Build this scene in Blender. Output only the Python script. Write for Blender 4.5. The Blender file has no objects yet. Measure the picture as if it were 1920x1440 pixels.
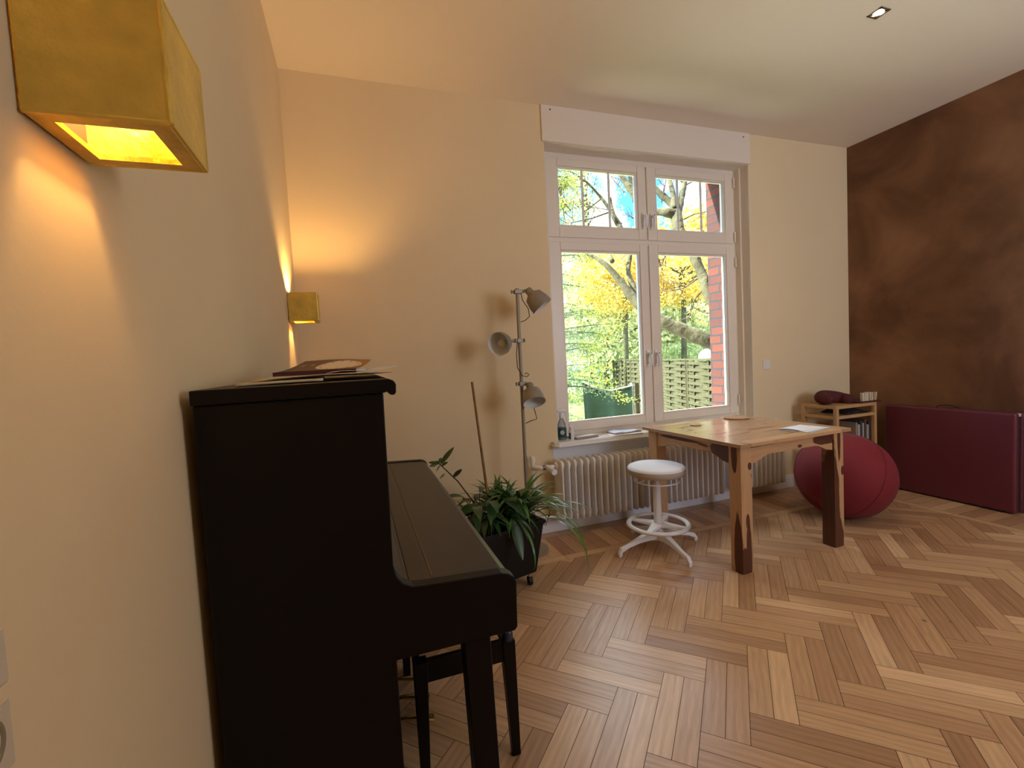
import bpy, bmesh, math, random
from mathutils import Vector, Matrix
random.seed(7)
C = bpy.context.scene
COL = C.collection
PI = math.pi

# ------------------------------------------------------------------ camera
YAW, PITCH, ROLL, FPX = 0.330173, -0.0542975, -0.0528131, 858.65
CAM = Vector((0.314034, -3.166862, 1.33))
_f = Vector((math.sin(YAW)*math.cos(PITCH), math.cos(YAW)*math.cos(PITCH), math.sin(PITCH)))
_r = Vector((math.cos(YAW), -math.sin(YAW), 0)); _u = _r.cross(_f)
RT = _r*math.cos(ROLL) + _u*math.sin(ROLL); UP = -_r*math.sin(ROLL) + _u*math.cos(ROLL)
cd = bpy.data.cameras.new('camera'); cam = bpy.data.objects.new('camera', cd); COL.objects.link(cam)
cd.sensor_width = 36; cd.lens = 36*FPX/1920; cd.clip_start = 0.02; cd.clip_end = 200
cam.matrix_world = Matrix(((RT.x, UP.x, -_f.x, CAM.x), (RT.y, UP.y, -_f.y, CAM.y), (RT.z, UP.z, -_f.z, CAM.z), (0, 0, 0, 1)))
C.camera = cam
def at(x, y, D):                       # the place seen at (x, y), D metres ahead of the lens
    return CAM + (_f + RT*((x-960)/FPX) + UP*((720-y)/FPX))*D

C.view_settings.view_transform = 'Standard'; C.view_settings.look = 'None'
C.view_settings.gamma = 1; C.view_settings.use_curve_mapping = False
C.view_settings.exposure = 0.5
C.cycles.max_bounces = 8; C.cycles.diffuse_bounces = 5; C.cycles.transparent_max_bounces = 12
C.cycles.sample_clamp_indirect = 6; C.cycles.caustics_reflective = False; C.cycles.caustics_refractive = False

# ------------------------------------------------------------------ world and big lights
W = bpy.data.worlds.new('world'); C.world = W; W.use_nodes = True
nt = W.node_tree; nt.nodes.clear()
wo = nt.nodes.new('ShaderNodeOutputWorld'); wb = nt.nodes.new('ShaderNodeBackground')
tc = nt.nodes.new('ShaderNodeTexCoord'); nz = nt.nodes.new('ShaderNodeTexNoise'); cr = nt.nodes.new('ShaderNodeValToRGB')
nz.inputs['Scale'].default_value = 7; nz.inputs['Detail'].default_value = 6
cr.color_ramp.elements[0].position = 0.52; cr.color_ramp.elements[0].color = (0.065, 0.24, 0.62, 1)
cr.color_ramp.elements[1].position = 0.68; cr.color_ramp.elements[1].color = (0.95, 0.98, 1.0, 1)
nt.links.new(tc.outputs['Generated'], nz.inputs['Vector']); nt.links.new(nz.outputs['Fac'], cr.inputs['Fac'])
# upper sky out of view, whitened and strengthened to add daylight indoors
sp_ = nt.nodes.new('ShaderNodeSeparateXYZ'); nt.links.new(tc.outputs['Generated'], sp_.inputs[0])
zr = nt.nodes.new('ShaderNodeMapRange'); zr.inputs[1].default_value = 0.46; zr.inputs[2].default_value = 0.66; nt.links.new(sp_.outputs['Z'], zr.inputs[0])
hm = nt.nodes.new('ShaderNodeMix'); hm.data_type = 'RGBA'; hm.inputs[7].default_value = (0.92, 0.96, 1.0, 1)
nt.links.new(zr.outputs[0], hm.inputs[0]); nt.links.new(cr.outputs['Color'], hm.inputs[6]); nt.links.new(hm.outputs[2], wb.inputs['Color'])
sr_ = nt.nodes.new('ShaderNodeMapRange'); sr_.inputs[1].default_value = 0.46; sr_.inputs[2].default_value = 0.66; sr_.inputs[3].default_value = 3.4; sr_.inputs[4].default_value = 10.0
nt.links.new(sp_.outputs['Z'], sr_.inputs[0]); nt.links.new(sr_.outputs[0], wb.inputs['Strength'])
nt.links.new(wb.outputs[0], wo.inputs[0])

def light(name, kind, loc, energy, color, target=None, **kw):
    l = bpy.data.lights.new(name, kind); o = bpy.data.objects.new(name, l); COL.objects.link(o)
    o.location = loc; l.energy = energy; l.color = color
    for k, v in kw.items(): setattr(l, k, v)
    if target is not None:
        o.rotation_euler = (Vector(target)-Vector(loc)).to_track_quat('-Z', 'Y').to_euler()
    return o
light('sun', 'SUN', (-5, 3, 9), 16.0, (1.0, 0.95, 0.86), target=(0.0, 1.6, 4.6), angle=0.02)
# daylight entering at the garden window (portal onto the sky) and through the rear window
pw = light('window_daylight', 'AREA', (2.71, 0.30, 1.83), 1, (1, 1, 1), target=(2.71, -2, 1.83), shape='RECTANGLE', size=1.85, size_y=2.1)
pw.data.cycles.is_portal = True
light('rear_window_daylight', 'AREA', (3.75, -4.76, 1.9), 38, (1.0, 0.90, 0.79), target=(3.2, 0, 5.6), shape='RECTANGLE', size=1.5, size_y=2.0)

# ------------------------------------------------------------------ materials
MATS = {}
def lin(r, g, b):
    f = lambda c: (c/255/12.92) if c/255 <= 0.04045 else ((c/255+0.055)/1.055)**2.4
    return (f(r), f(g), f(b), 1)
def mat(name, col, rough=0.5, metal=0.0, spec=0.5, bump=0.0, bscale=200.0, var=0.0, vscale=6.0, coat=0.0, sheen=0.0, bdist=0.002):
    if name in MATS: return MATS[name]
    m = bpy.data.materials.new(name); m.use_nodes = True; n = m.node_tree.nodes; L = m.node_tree.links
    b = n['Principled BSDF']; b.inputs['Base Color'].default_value = col
    b.inputs['Roughness'].default_value = rough; b.inputs['Metallic'].default_value = metal
    b.inputs['Specular IOR Level'].default_value = spec; b.inputs['Coat Weight'].default_value = coat
    b.inputs['Sheen Weight'].default_value = sheen
    t = n.new('ShaderNodeTexCoord')
    if var > 0:
        z = n.new('ShaderNodeTexNoise'); z.inputs['Scale'].default_value = vscale; z.inputs['Detail'].default_value = 5
        L.new(t.outputs['Object'], z.inputs['Vector'])
        mx = n.new('ShaderNodeMix'); mx.data_type = 'RGBA'
        mx.inputs[6].default_value = tuple(c*(1-var) for c in col[:3])+(1,); mx.inputs[7].default_value = tuple(min(1, c*(1+var)) for c in col[:3])+(1,)
        rp = n.new('ShaderNodeMapRange'); rp.inputs[1].default_value = 0.3; rp.inputs[2].default_value = 0.7
        L.new(z.outputs['Fac'], rp.inputs[0]); L.new(rp.outputs[0], mx.inputs[0]); L.new(mx.outputs[2], b.inputs['Base Color'])
    if bump > 0:
        z2 = n.new('ShaderNodeTexNoise'); z2.inputs['Scale'].default_value = bscale; z2.inputs['Detail'].default_value = 4
        bp = n.new('ShaderNodeBump'); bp.inputs['Strength'].default_value = bump; bp.inputs['Distance'].default_value = bdist
        L.new(t.outputs['Object'], z2.inputs['Vector']); L.new(z2.outputs['Fac'], bp.inputs['Height']); L.new(bp.outputs[0], b.inputs['Normal'])
    MATS[name] = m; return m
def emit(name, col, s):
    m = bpy.data.materials.new(name); m.use_nodes = True; n = m.node_tree.nodes
    b = n['Principled BSDF']; b.inputs['Base Color'].default_value = (0.8, 0.8, 0.8, 1)
    b.inputs['Emission Color'].default_value = col; b.inputs['Emission Strength'].default_value = s
    return m
def glass_mat():
    m = bpy.data.materials.new('window_glass'); m.use_nodes = True; n = m.node_tree.nodes; L = m.node_tree.links
    n.clear(); o = n.new('ShaderNodeOutputMaterial'); t = n.new('ShaderNodeBsdfTransparent'); g = n.new('ShaderNodeBsdfGlossy')
    g.inputs['Roughness'].default_value = 0.01; t.inputs['Color'].default_value = (0.97, 0.98, 0.97, 1)
    f = n.new('ShaderNodeFresnel'); f.inputs['IOR'].default_value = 1.2
    mx = n.new('ShaderNodeMixShader'); L.new(f.outputs[0], mx.inputs[0]); L.new(t.outputs[0], mx.inputs[1]); L.new(g.outputs[0], mx.inputs[2])
    L.new(mx.outputs[0], o.inputs[0]); return m
def wood(name, light_c, dark_c, axis='X', patches=(), thresh=0.60, grain=0.25, rough=0.38, knots=True, mid=None):
    """streaky wood; grain runs along axis of the object; patches = (centre, radii) of dark heartwood"""
    m = bpy.data.materials.new(name); m.use_nodes = True; n = m.node_tree.nodes; L = m.node_tree.links
    b = n['Principled BSDF']; b.inputs['Roughness'].default_value = rough
    t = n.new('ShaderNodeTexCoord')
    def mapped(long, cross):
        mp = n.new('ShaderNodeMapping'); s = [cross]*3; s['XYZ'.index(axis)] = long
        mp.inputs['Scale'].default_value = s; L.new(t.outputs['Object'], mp.inputs['Vector']); return mp
    def noise(mp, scale, det=4, dist=0.0):
        z = n.new('ShaderNodeTexNoise'); z.inputs['Scale'].default_value = scale; z.inputs['Detail'].default_value = det
        z.inputs['Distortion'].default_value = dist; L.new(mp.outputs[0], z.inputs['Vector']); return z
    fine = noise(mapped(1.0, 14), 6, 5, 0.6)
    mix1 = n.new('ShaderNodeMix'); mix1.data_type = 'RGBA'
    mix1.inputs[6].default_value = tuple(c*(1-grain) for c in light_c[:3])+(1,); mix1.inputs[7].default_value = tuple(min(1, c*(1+grain)) for c in light_c[:3])+(1,)
    L.new(fine.outputs['Fac'], mix1.inputs[0])
    last = mix1.outputs[2]
    if knots:
        big = noise(mapped(1.1, 6), 2.2, 3, 1.2)
        rp = n.new('ShaderNodeValToRGB'); rp.color_ramp.elements[0].position = thresh; rp.color_ramp.elements[1].position = thresh+0.02
        L.new(big.outputs['Fac'], rp.inputs['Fac'])
        fac = rp.outputs['Color']
    else:
        v = n.new('ShaderNodeValue'); v.outputs[0].default_value = 0; fac = v.outputs[0]
    wob = noise(mapped(5, 14), 1.0, 3)
    for c, r in patches:
        sub = n.new('ShaderNodeVectorMath'); sub.operation = 'SUBTRACT'; sub.inputs[1].default_value = c
        L.new(t.outputs['Object'], sub.inputs[0])
        dv = n.new('ShaderNodeVectorMath'); dv.operation = 'DIVIDE'; dv.inputs[1].default_value = r; L.new(sub.outputs[0], dv.inputs[0])
        ln = n.new('ShaderNodeVectorMath'); ln.operation = 'LENGTH'; L.new(dv.outputs[0], ln.inputs[0])
        ad = n.new('ShaderNodeMath'); ad.operation = 'MULTIPLY_ADD'; ad.inputs[1].default_value = 0.9; L.new(wob.outputs['Fac'], ad.inputs[0]); L.new(ln.outputs['Value'], ad.inputs[2])
        lt = n.new('ShaderNodeMapRange'); lt.inputs[1].default_value = 1.50; lt.inputs[2].default_value = 1.40; lt.inputs[3].default_value = 0; lt.inputs[4].default_value = 1
        L.new(ad.outputs[0], lt.inputs[0])
        mxx = n.new('ShaderNodeMath'); mxx.operation = 'MAXIMUM'; L.new(fac, mxx.inputs[0]); L.new(lt.outputs[0], mxx.inputs[1]); fac = mxx.outputs[0]
    dk = n.new('ShaderNodeMix'); dk.data_type = 'RGBA'; dk.inputs[6].default_value = tuple(c*0.6 for c in dark_c[:3])+(1,); dk.inputs[7].default_value = tuple(c*1.6 for c in dark_c[:3])+(1,)
    L.new(fine.outputs['Fac'], dk.inputs[0])
    mix2 = n.new('ShaderNodeMix'); mix2.data_type = 'RGBA'; L.new(fac, mix2.inputs[0]); L.new(last, mix2.inputs[6]); L.new(dk.outputs[2], mix2.inputs[7])
    L.new(mix2.outputs[2], b.inputs['Base Color'])
    return m

M_wall = mat('cream_plaster', (0.79, 0.645, 0.405, 1), 0.85, spec=0.2, bump=0.25, bscale=60, var=0.03, vscale=1.2)
M_ceil = mat('ceiling_paint', (0.87, 0.80, 0.68, 1), 0.9, spec=0.1, bump=0.1, bscale=50)
M_white = mat('white_lacquer', (0.82, 0.74, 0.63, 1), 0.35, bump=0.03, bscale=30)
M_niche = mat('white_wall_paint', (0.84, 0.85, 0.87, 1), 0.7, bump=0.15, bscale=60)
M_stonesill = mat('sill_stone', (0.82, 0.82, 0.80, 1), 0.25)
M_rad = mat('radiator_enamel', (0.82, 0.79, 0.75, 1), 0.28, coat=0.2)
M_pipe = mat('pipe_paint', (0.80, 0.75, 0.68, 1), 0.4)
M_dark = mat('dark_groove', (0.04, 0.035, 0.03, 1), 0.8)
M_hw = mat('white_handle', (0.86, 0.87, 0.90, 1), 0.25)
M_piano = mat('black_satin_lacquer', (0.006, 0.005, 0.005, 1), 0.38, spec=0.16, bump=0.02, bscale=8)
M_gloss = mat('black_lid_lacquer', (0.012, 0.009, 0.007, 1), 0.33, spec=0.55, bump=0.02, bscale=8)
M_brass = mat('brass', (0.36, 0.24, 0.09, 1), 0.25, metal=1)
M_steel = mat('steel', (0.55, 0.53, 0.50, 1), 0.35, metal=1)
M_lamp = mat('beige_grey_lamp_paint', (0.30, 0.26, 0.21, 1), 0.45, metal=0.3)
M_lampin = mat('lamp_inside', (0.72, 0.72, 0.70, 1), 0.5)
M_black = mat('black_rubber', (0.012, 0.012, 0.012, 1), 0.6)
M_planter = mat('black_plastic', (0.008, 0.008, 0.008, 1), 0.5, spec=0.25)
M_soil = mat('potting_soil', (0.03, 0.02, 0.012, 1), 0.95, bump=0.8, bscale=90, bdist=0.01)
M_leafA = mat('leaf_dark', (0.030, 0.085, 0.022, 1), 0.32, var=0.35, vscale=12)
M_leafB = mat('leaf_mid', (0.055, 0.18, 0.03, 1), 0.30, var=0.35, vscale=18)
M_leafC = mat('leaf_olive', (0.10, 0.14, 0.035, 1), 0.40, var=0.25, vscale=12)
M_stem = mat('plant_stem', (0.06, 0.045, 0.02, 1), 0.6)
M_cane = mat('bamboo_cane', (0.26, 0.13, 0.045, 1), 0.5, var=0.3, vscale=30)
M_terra = mat('terracotta', (0.36, 0.13, 0.06, 1), 0.8)
M_stool = mat('stool_white', (0.82, 0.83, 0.87, 1), 0.4)
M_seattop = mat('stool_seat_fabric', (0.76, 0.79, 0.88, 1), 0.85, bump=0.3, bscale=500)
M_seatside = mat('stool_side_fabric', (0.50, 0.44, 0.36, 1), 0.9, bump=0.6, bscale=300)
M_pine = wood('pale_pine', (0.55, 0.33, 0.14), (0.3, 0.15, 0.05), 'X', knots=False, grain=0.18)
M_case = mat('burgundy_vinyl', (0.125, 0.022, 0.034, 1), 0.42, bump=0.15, bscale=350)
M_caseside = mat('dark_burgundy_cloth', (0.035, 0.010, 0.012, 1), 0.7)
M_cushion = mat('maroon_cloth', (0.085, 0.012, 0.014, 1), 0.85, bump=0.2, bscale=200)
M_paper = mat('white_paper', (0.80, 0.80, 0.80, 1), 0.7)
M_paperw = mat('cream_paper', (0.70, 0.58, 0.40, 1), 0.8)
M_paperb = mat('blue_white_paper', (0.66, 0.74, 0.90, 1), 0.55)
M_cork = mat('cork', (0.42, 0.22, 0.11, 1), 0.7, bump=0.4, bscale=200, var=0.15, vscale=80)
M_switch = mat('switch_plastic', (0.80, 0.77, 0.72, 1), 0.35)
M_plate = mat('plate_plastic', (0.66, 0.58, 0.45, 1), 0.4)
M_glass = glass_mat()
M_clear = mat('clear_bottle', (0.62, 0.72, 0.72, 1), 0.08)
M_clear.node_tree.nodes['Principled BSDF'].inputs['Transmission Weight'].default_value = 0.75
M_teal = mat('teal_label', (0.005, 0.075, 0.085, 1), 0.5)
M_bottle = mat('white_bottle', (0.78, 0.80, 0.84, 1), 0.4)
M_bark = mat('bark', (0.095, 0.095, 0.050, 1), 0.95, bump=0.8, bscale=14, var=0.45, vscale=4, bdist=0.03)
M_twig = mat('twig_bark', (0.12, 0.08, 0.05, 1), 0.9)
M_grass = mat('garden_ground', (0.14, 0.20, 0.06, 1), 0.95, var=0.5, vscale=3)
M_tarp = mat('green_tarp', (0.028, 0.085, 0.045, 1), 0.75, var=0.2, vscale=3)

def leaf_mat(name, a, b_, trans=0.35):
    m = bpy.data.materials.new(name); m.use_nodes = True; n = m.node_tree.nodes; L = m.node_tree.links
    n.clear(); o = n.new('ShaderNodeOutputMaterial'); d = n.new('ShaderNodeBsdfDiffuse'); t = n.new('ShaderNodeBsdfTranslucent')
    mx = n.new('ShaderNodeMixShader'); mx.inputs[0].default_value = trans
    at_ = n.new('ShaderNodeAttribute'); at_.attribute_name = 'rnd'
    c = n.new('ShaderNodeMix'); c.data_type = 'RGBA'; c.inputs[6].default_value = a; c.inputs[7].default_value = b_
    L.new(at_.outputs['Fac'], c.inputs[0]); L.new(c.outputs[2], d.inputs[0]); L.new(c.outputs[2], t.inputs[0])
    L.new(d.outputs[0], mx.inputs[1]); L.new(t.outputs[0], mx.inputs[2]); L.new(mx.outputs[0], o.inputs[0]); return m

# the gold leaf of the sconces
def gold_mat():
    m = mat('gold_leaf', (0.72, 0.50, 0.10, 1), 0.40, metal=0.45, var=0.20, vscale=14, bump=0.55, bscale=60, bdist=0.005)
    return m
M_gold = gold_mat()

def brown_mat():
    m = bpy.data.materials.new('brown_glaze'); m.use_nodes = True; n = m.node_tree.nodes; L = m.node_tree.links
    b = n['Principled BSDF']; b.inputs['Roughness'].default_value = 0.55; b.inputs['Specular IOR Level'].default_value = 0.3
    t = n.new('ShaderNodeTexCoord'); z = n.new('ShaderNodeTexNoise'); z.inputs['Scale'].default_value = 1.6; z.inputs['Detail'].default_value = 8; z.inputs['Roughness'].default_value = 0.55
    z.inputs['Distortion'].default_value = 0.5
    L.new(t.outputs['Object'], z.inputs['Vector']); r = n.new('ShaderNodeValToRGB')
    r.color_ramp.elements[0].position = 0.36; r.color_ramp.elements[0].color = (0.120, 0.052, 0.022, 1)
    r.color_ramp.elements[1].position = 0.70; r.color_ramp.elements[1].color = (0.29, 0.145, 0.072, 1)
    L.new(z.outputs['Fac'], r.inputs['Fac']); L.new(r.outputs['Color'], b.inputs['Base Color']); return m
M_brown = brown_mat()

def parquet_mat():
    m = bpy.data.materials.new('oak_parquet'); m.use_nodes = True; n = m.node_tree.nodes; L = m.node_tree.links
    b = n['Principled BSDF']; b.inputs['Specular IOR Level'].default_value = 0.45
    uv = n.new('ShaderNodeUVMap'); uv.uv_map = 'grain'
    a = n.new('ShaderNodeAttribute'); a.attribute_name = 'rnd'
    mp = n.new('ShaderNodeMapping'); mp.inputs['Scale'].default_value = (2.2, 26, 1); L.new(uv.outputs[0], mp.inputs['Vector'])
    z = n.new('ShaderNodeTexNoise'); z.inputs['Scale'].default_value = 3; z.inputs['Detail'].default_value = 6; z.inputs['Distortion'].default_value = 0.7
    L.new(mp.outputs[0], z.inputs['Vector'])
    mp2 = n.new('ShaderNodeMapping'); mp2.inputs['Scale'].default_value = (3, 9, 1); L.new(uv.outputs[0], mp2.inputs['Vector'])
    wv = n.new('ShaderNodeTexWave'); wv.bands_direction = 'Y'; wv.inputs['Scale'].default_value = 1.3; wv.inputs['Distortion'].default_value = 6; wv.inputs['Detail'].default_value = 3; wv.inputs['Detail Scale'].default_value = 0.6
    L.new(mp2.outputs[0], wv.inputs['Vector'])
    base = n.new('ShaderNodeValToRGB'); e = base.color_ramp.elements
    e[0].position = 0.0; e[0].color = (0.38, 0.21, 0.11, 1); e[1].position = 1.0; e[1].color = (0.70, 0.46, 0.26, 1)
    k = e.new(0.35); k.color = (0.51, 0.305, 0.165, 1); k = e.new(0.7); k.color = (0.57, 0.355, 0.195, 1)
    L.new(a.outputs['Fac'], base.inputs['Fac'])
    g = n.new('ShaderNodeMapRange'); g.inputs[1].default_value = 0.3; g.inputs[2].default_value = 0.75; g.inputs[3].default_value = 1.10; g.inputs[4].default_value = 0.86
    L.new(z.outputs['Fac'], g.inputs[0])
    g2 = n.new('ShaderNodeMapRange'); g2.inputs[3].default_value = 0.93; g2.inputs[4].default_value = 1.05; L.new(wv.outputs['Fac'], g2.inputs[0])
    mu = n.new('ShaderNodeMath'); mu.operation = 'MULTIPLY'; L.new(g.outputs[0], mu.inputs[0]); L.new(g2.outputs[0], mu.inputs[1])
    # small knots
    vo = n.new('ShaderNodeTexVoronoi'); vo.inputs['Scale'].default_value = 3.2; L.new(uv.outputs[0], vo.inputs['Vector'])
    kr = n.new('ShaderNodeMapRange'); kr.inputs[1].default_value = 0.02; kr.inputs[2].default_value = 0.045; kr.inputs[3].default_value = 0.45; kr.inputs[4].default_value = 1; L.new(vo.outputs['Distance'], kr.inputs[0])
    mu2 = n.new('ShaderNodeMath'); mu2.operation = 'MULTIPLY'; L.new(mu.outputs[0], mu2.inputs[0]); L.new(kr.outputs[0], mu2.inputs[1])
    vm = n.new('ShaderNodeVectorMath'); vm.operation = 'SCALE'; L.new(base.outputs['Color'], vm.inputs[0]); L.new(mu2.outputs[0], vm.inputs['Scale'])
    L.new(vm.outputs[0], b.inputs['Base Color'])
    rr = n.new('ShaderNodeMapRange'); rr.inputs[3].default_value = 0.24; rr.inputs[4].default_value = 0.36; L.new(z.outputs['Fac'], rr.inputs[0]); L.new(rr.outputs[0], b.inputs['Roughness'])
    bp = n.new('ShaderNodeBump'); bp.inputs['Strength'].default_value = 0.12; bp.inputs['Distance'].default_value = 0.002; L.new(z.outputs['Fac'], bp.inputs['Height']); L.new(bp.outputs[0], b.inputs['Normal'])
    return m
M_floor = parquet_mat()

def brick_mat():
    m = bpy.data.materials.new('red_brick'); m.use_nodes = True; n = m.node_tree.nodes; L = m.node_tree.links
    b = n['Principled BSDF']; b.inputs['Roughness'].default_value = 0.9
    g = n.new('ShaderNodeNewGeometry'); s = n.new('ShaderNodeSeparateXYZ'); L.new(g.outputs['Position'], s.inputs[0])
    ad = n.new('ShaderNodeMath'); ad.operation = 'ADD'; L.new(s.outputs['X'], ad.inputs[0]); L.new(s.outputs['Y'], ad.inputs[1])
    cb = n.new('ShaderNodeCombineXYZ'); L.new(ad.outputs[0], cb.inputs[0]); L.new(s.outputs['Z'], cb.inputs[1])
    nz = n.new('ShaderNodeTexNoise'); nz.inputs['Scale'].default_value = 12; L.new(g.outputs['Position'], nz.inputs['Vector'])
    va = n.new('ShaderNodeVectorMath'); va.operation = 'MULTIPLY_ADD'; va.inputs[1].default_value = (0.012, 0.012, 0); L.new(nz.outputs['Color'], va.inputs[0]); L.new(cb.outputs[0], va.inputs[2])
    br = n.new('ShaderNodeTexBrick'); br.inputs['Scale'].default_value = 1; br.inputs['Brick Width'].default_value = 0.245; br.inputs['Row Height'].default_value = 0.081
    br.inputs['Mortar Size'].default_value = 0.008; br.inputs['Color1'].default_value = (0.150, 0.042, 0.024, 1); br.inputs['Color2'].default_value = (0.072, 0.029, 0.025, 1)
    br.inputs['Mortar'].default_value = (0.035, 0.04, 0.05, 1); br.inputs['Bias'].default_value = -0.1
    L.new(va.outputs[0], br.inputs['Vector'])
    mx = n.new('ShaderNodeMix'); mx.data_type = 'RGBA'; mx.blend_type = 'MULTIPLY'; mx.inputs[0].default_value = 0.5
    n2 = n.new('ShaderNodeTexNoise'); n2.inputs['Scale'].default_value = 40; n2.inputs['Detail'].default_value = 5; L.new(g.outputs['Position'], n2.inputs['Vector'])
    L.new(br.outputs['Color'], mx.inputs[6]); L.new(n2.outputs['Color'], mx.inputs[7]); L.new(mx.outputs[2], b.inputs['Base Color'])
    bp = n.new('ShaderNodeBump'); bp.inputs['Strength'].default_value = 0.8; bp.inputs['Distance'].default_value = 0.01; bp.invert = True
    L.new(br.outputs['Fac'], bp.inputs['Height']); L.new(bp.outputs[0], b.inputs['Normal'])
    return m
M_brick = brick_mat()

# ------------------------------------------------------------------ mesh builder
class MB:
    def __init__(s): s.bm = bmesh.new()
    def box(s, x0, y0, z0, x1, y1, z1, M=None):
        v = [s.bm.verts.new(Vector(p) if M is None else M @ Vector(p)) for p in
             ((x0,y0,z0),(x1,y0,z0),(x1,y1,z0),(x0,y1,z0),(x0,y0,z1),(x1,y0,z1),(x1,y1,z1),(x0,y1,z1))]
        for f in ((0,3,2,1),(4,5,6,7),(0,1,5,4),(1,2,6,5),(2,3,7,6),(3,0,4,7)): s.bm.faces.new([v[i] for i in f])
        return s
    def hexa(s, bot, top):
        v = [s.bm.verts.new(p) for p in list(bot)+list(top)]; n = len(bot)
        s.bm.faces.new(v[:n][::-1]); s.bm.faces.new(v[n:])
        for i in range(n): s.bm.faces.new((v[i], v[(i+1)%n], v[n+(i+1)%n], v[n+i]))
        return s
    def prism(s, poly, axis, a, b):          # poly in the two other axes, in x,y,z order
        def P(u, w, t):
            return (t,u,w) if axis == 'x' else (u,t,w) if axis == 'y' else (u,w,t)
        return s.hexa([P(u, w, a) for u, w in poly], [P(u, w, b) for u, w in poly])
    def tube(s, pts, r, seg=10, cap=True, flat=1.0):
        pts = [Vector(p) for p in pts]; n = len(pts)
        rs = r if isinstance(r, (list, tuple)) else [r]*n
        rings = []; prev = None
        for i, p in enumerate(pts):
            d = (pts[min(i+1, n-1)]-pts[max(i-1, 0)])
            if d.length < 1e-9: d = Vector((0, 0, 1))
            d.normalize()
            if prev is None:
                a = d.cross(Vector((0, 0, 1)))
                if a.length < 0.05: a = d.cross(Vector((1, 0, 0)))
            else:
                a = prev-d*prev.dot(d)
                if a.length < 1e-6: a = d.cross(Vector((0, 0, 1)))
            a.normalize(); b = d.cross(a); prev = a
            rings.append([s.bm.verts.new(p+(a*math.cos(2*PI*k/seg)+b*flat*math.sin(2*PI*k/seg))*rs[i]) for k in range(seg)])
        for i in range(n-1):
            for k in range(seg): s.bm.faces.new((rings[i][k], rings[i][(k+1)%seg], rings[i+1][(k+1)%seg], rings[i+1][k]))
        if cap: s.bm.faces.new(rings[0][::-1]); s.bm.faces.new(rings[-1])
        return s
    def lathe(s, prof, c=(0,0,0), axis=(0,0,1), seg=32, close=False):  # prof: (r, h)
        M = Vector(axis).normalized().to_track_quat('Z', 'Y').to_matrix().to_4x4(); c = Vector(c)
        rings = []
        for r, h in prof:
            if r < 1e-6: rings.append([s.bm.verts.new(c+M @ Vector((0, 0, h)))])
            else: rings.append([s.bm.verts.new(c+M @ Vector((r*math.cos(2*PI*k/seg), r*math.sin(2*PI*k/seg), h))) for k in range(seg)])
        pr = list(zip(rings, rings[1:]))
        if close: pr.append((rings[-1], rings[0]))
        for A, B in pr:
            if len(A) == 1 and len(B) == 1: continue
            for k in range(seg):
                j = (k+1) % seg
                if len(A) == 1: s.bm.faces.new((A[0], B[j], B[k]))
                elif len(B) == 1: s.bm.faces.new((A[k], A[j], B[0]))
                else: s.bm.faces.new((A[k], A[j], B[j], B[k]))
        return s
    def torus(s, c, R, r, axis=(0,0,1), seg=48, rs=10, flat=1.0):
        prof = [(R+r*math.cos(2*PI*k/rs), r*flat*math.sin(2*PI*k/rs)) for k in range(rs)]
        return s.lathe(prof, c, axis, seg, close=True)
    def grid(s, P, nu, nv):                  # P(u, v) -> point
        g = [[s.bm.verts.new(P(i/nu, j/nv)) for j in range(nv+1)] for i in range(nu+1)]
        for i in range(nu):
            for j in range(nv): s.bm.faces.new((g[i][j], g[i+1][j], g[i+1][j+1], g[i][j+1]))
        return s
    def build(s, name, m, parent=None, bevel=0, smooth=False, solid=0, seg=2, subd=0):
        bmesh.ops.recalc_face_normals(s.bm, faces=s.bm.faces[:])
        me = bpy.data.meshes.new(name); s.bm.to_mesh(me); s.bm.free()
        for mm in (m if isinstance(m, list) else [m]): me.materials.append(mm)
        if smooth:
            for p in me.polygons: p.use_smooth = True
            if smooth != 'all': me.set_sharp_from_angle(angle=math.radians(38))
        o = bpy.data.objects.new(name, me); COL.objects.link(o)
        if parent is not None:
            o.parent = parent
            par = parent; mw = Matrix.Identity(4); ch = []
            while par is not None: ch.append(par); par = par.parent
            for q in reversed(ch):
                mw = mw @ q.matrix_parent_inverse @ q.matrix_basis
            o.matrix_parent_inverse = mw.inverted()      # meshes are modelled in room coordinates
        if solid:
            md = o.modifiers.new('solid', 'SOLIDIFY'); md.thickness = solid; md.offset = 0
        if bevel:
            md = o.modifiers.new('bevel', 'BEVEL'); md.width = bevel; md.segments = seg; md.limit_method = 'ANGLE'; md.angle_limit = math.radians(35)
        if subd:
            md = o.modifiers.new('sub', 'SUBSURF'); md.levels = subd; md.render_levels = subd
        return o
def tag(o, label=None, cat=None, group=None, kind=None):
    if label: o['label'] = label
    if cat: o['category'] = cat
    if group: o['group'] = group
    if kind: o['kind'] = kind
    return o
def empty(name, loc, label, cat, group=None):
    o = bpy.data.objects.new(name, None); COL.objects.link(o); o.location = loc; o.empty_display_size = 0.1
    return tag(o, label, cat, group)
def struct(o): o['kind'] = 'structure'; return o
def B(*a): return MB().box(*a)

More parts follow.
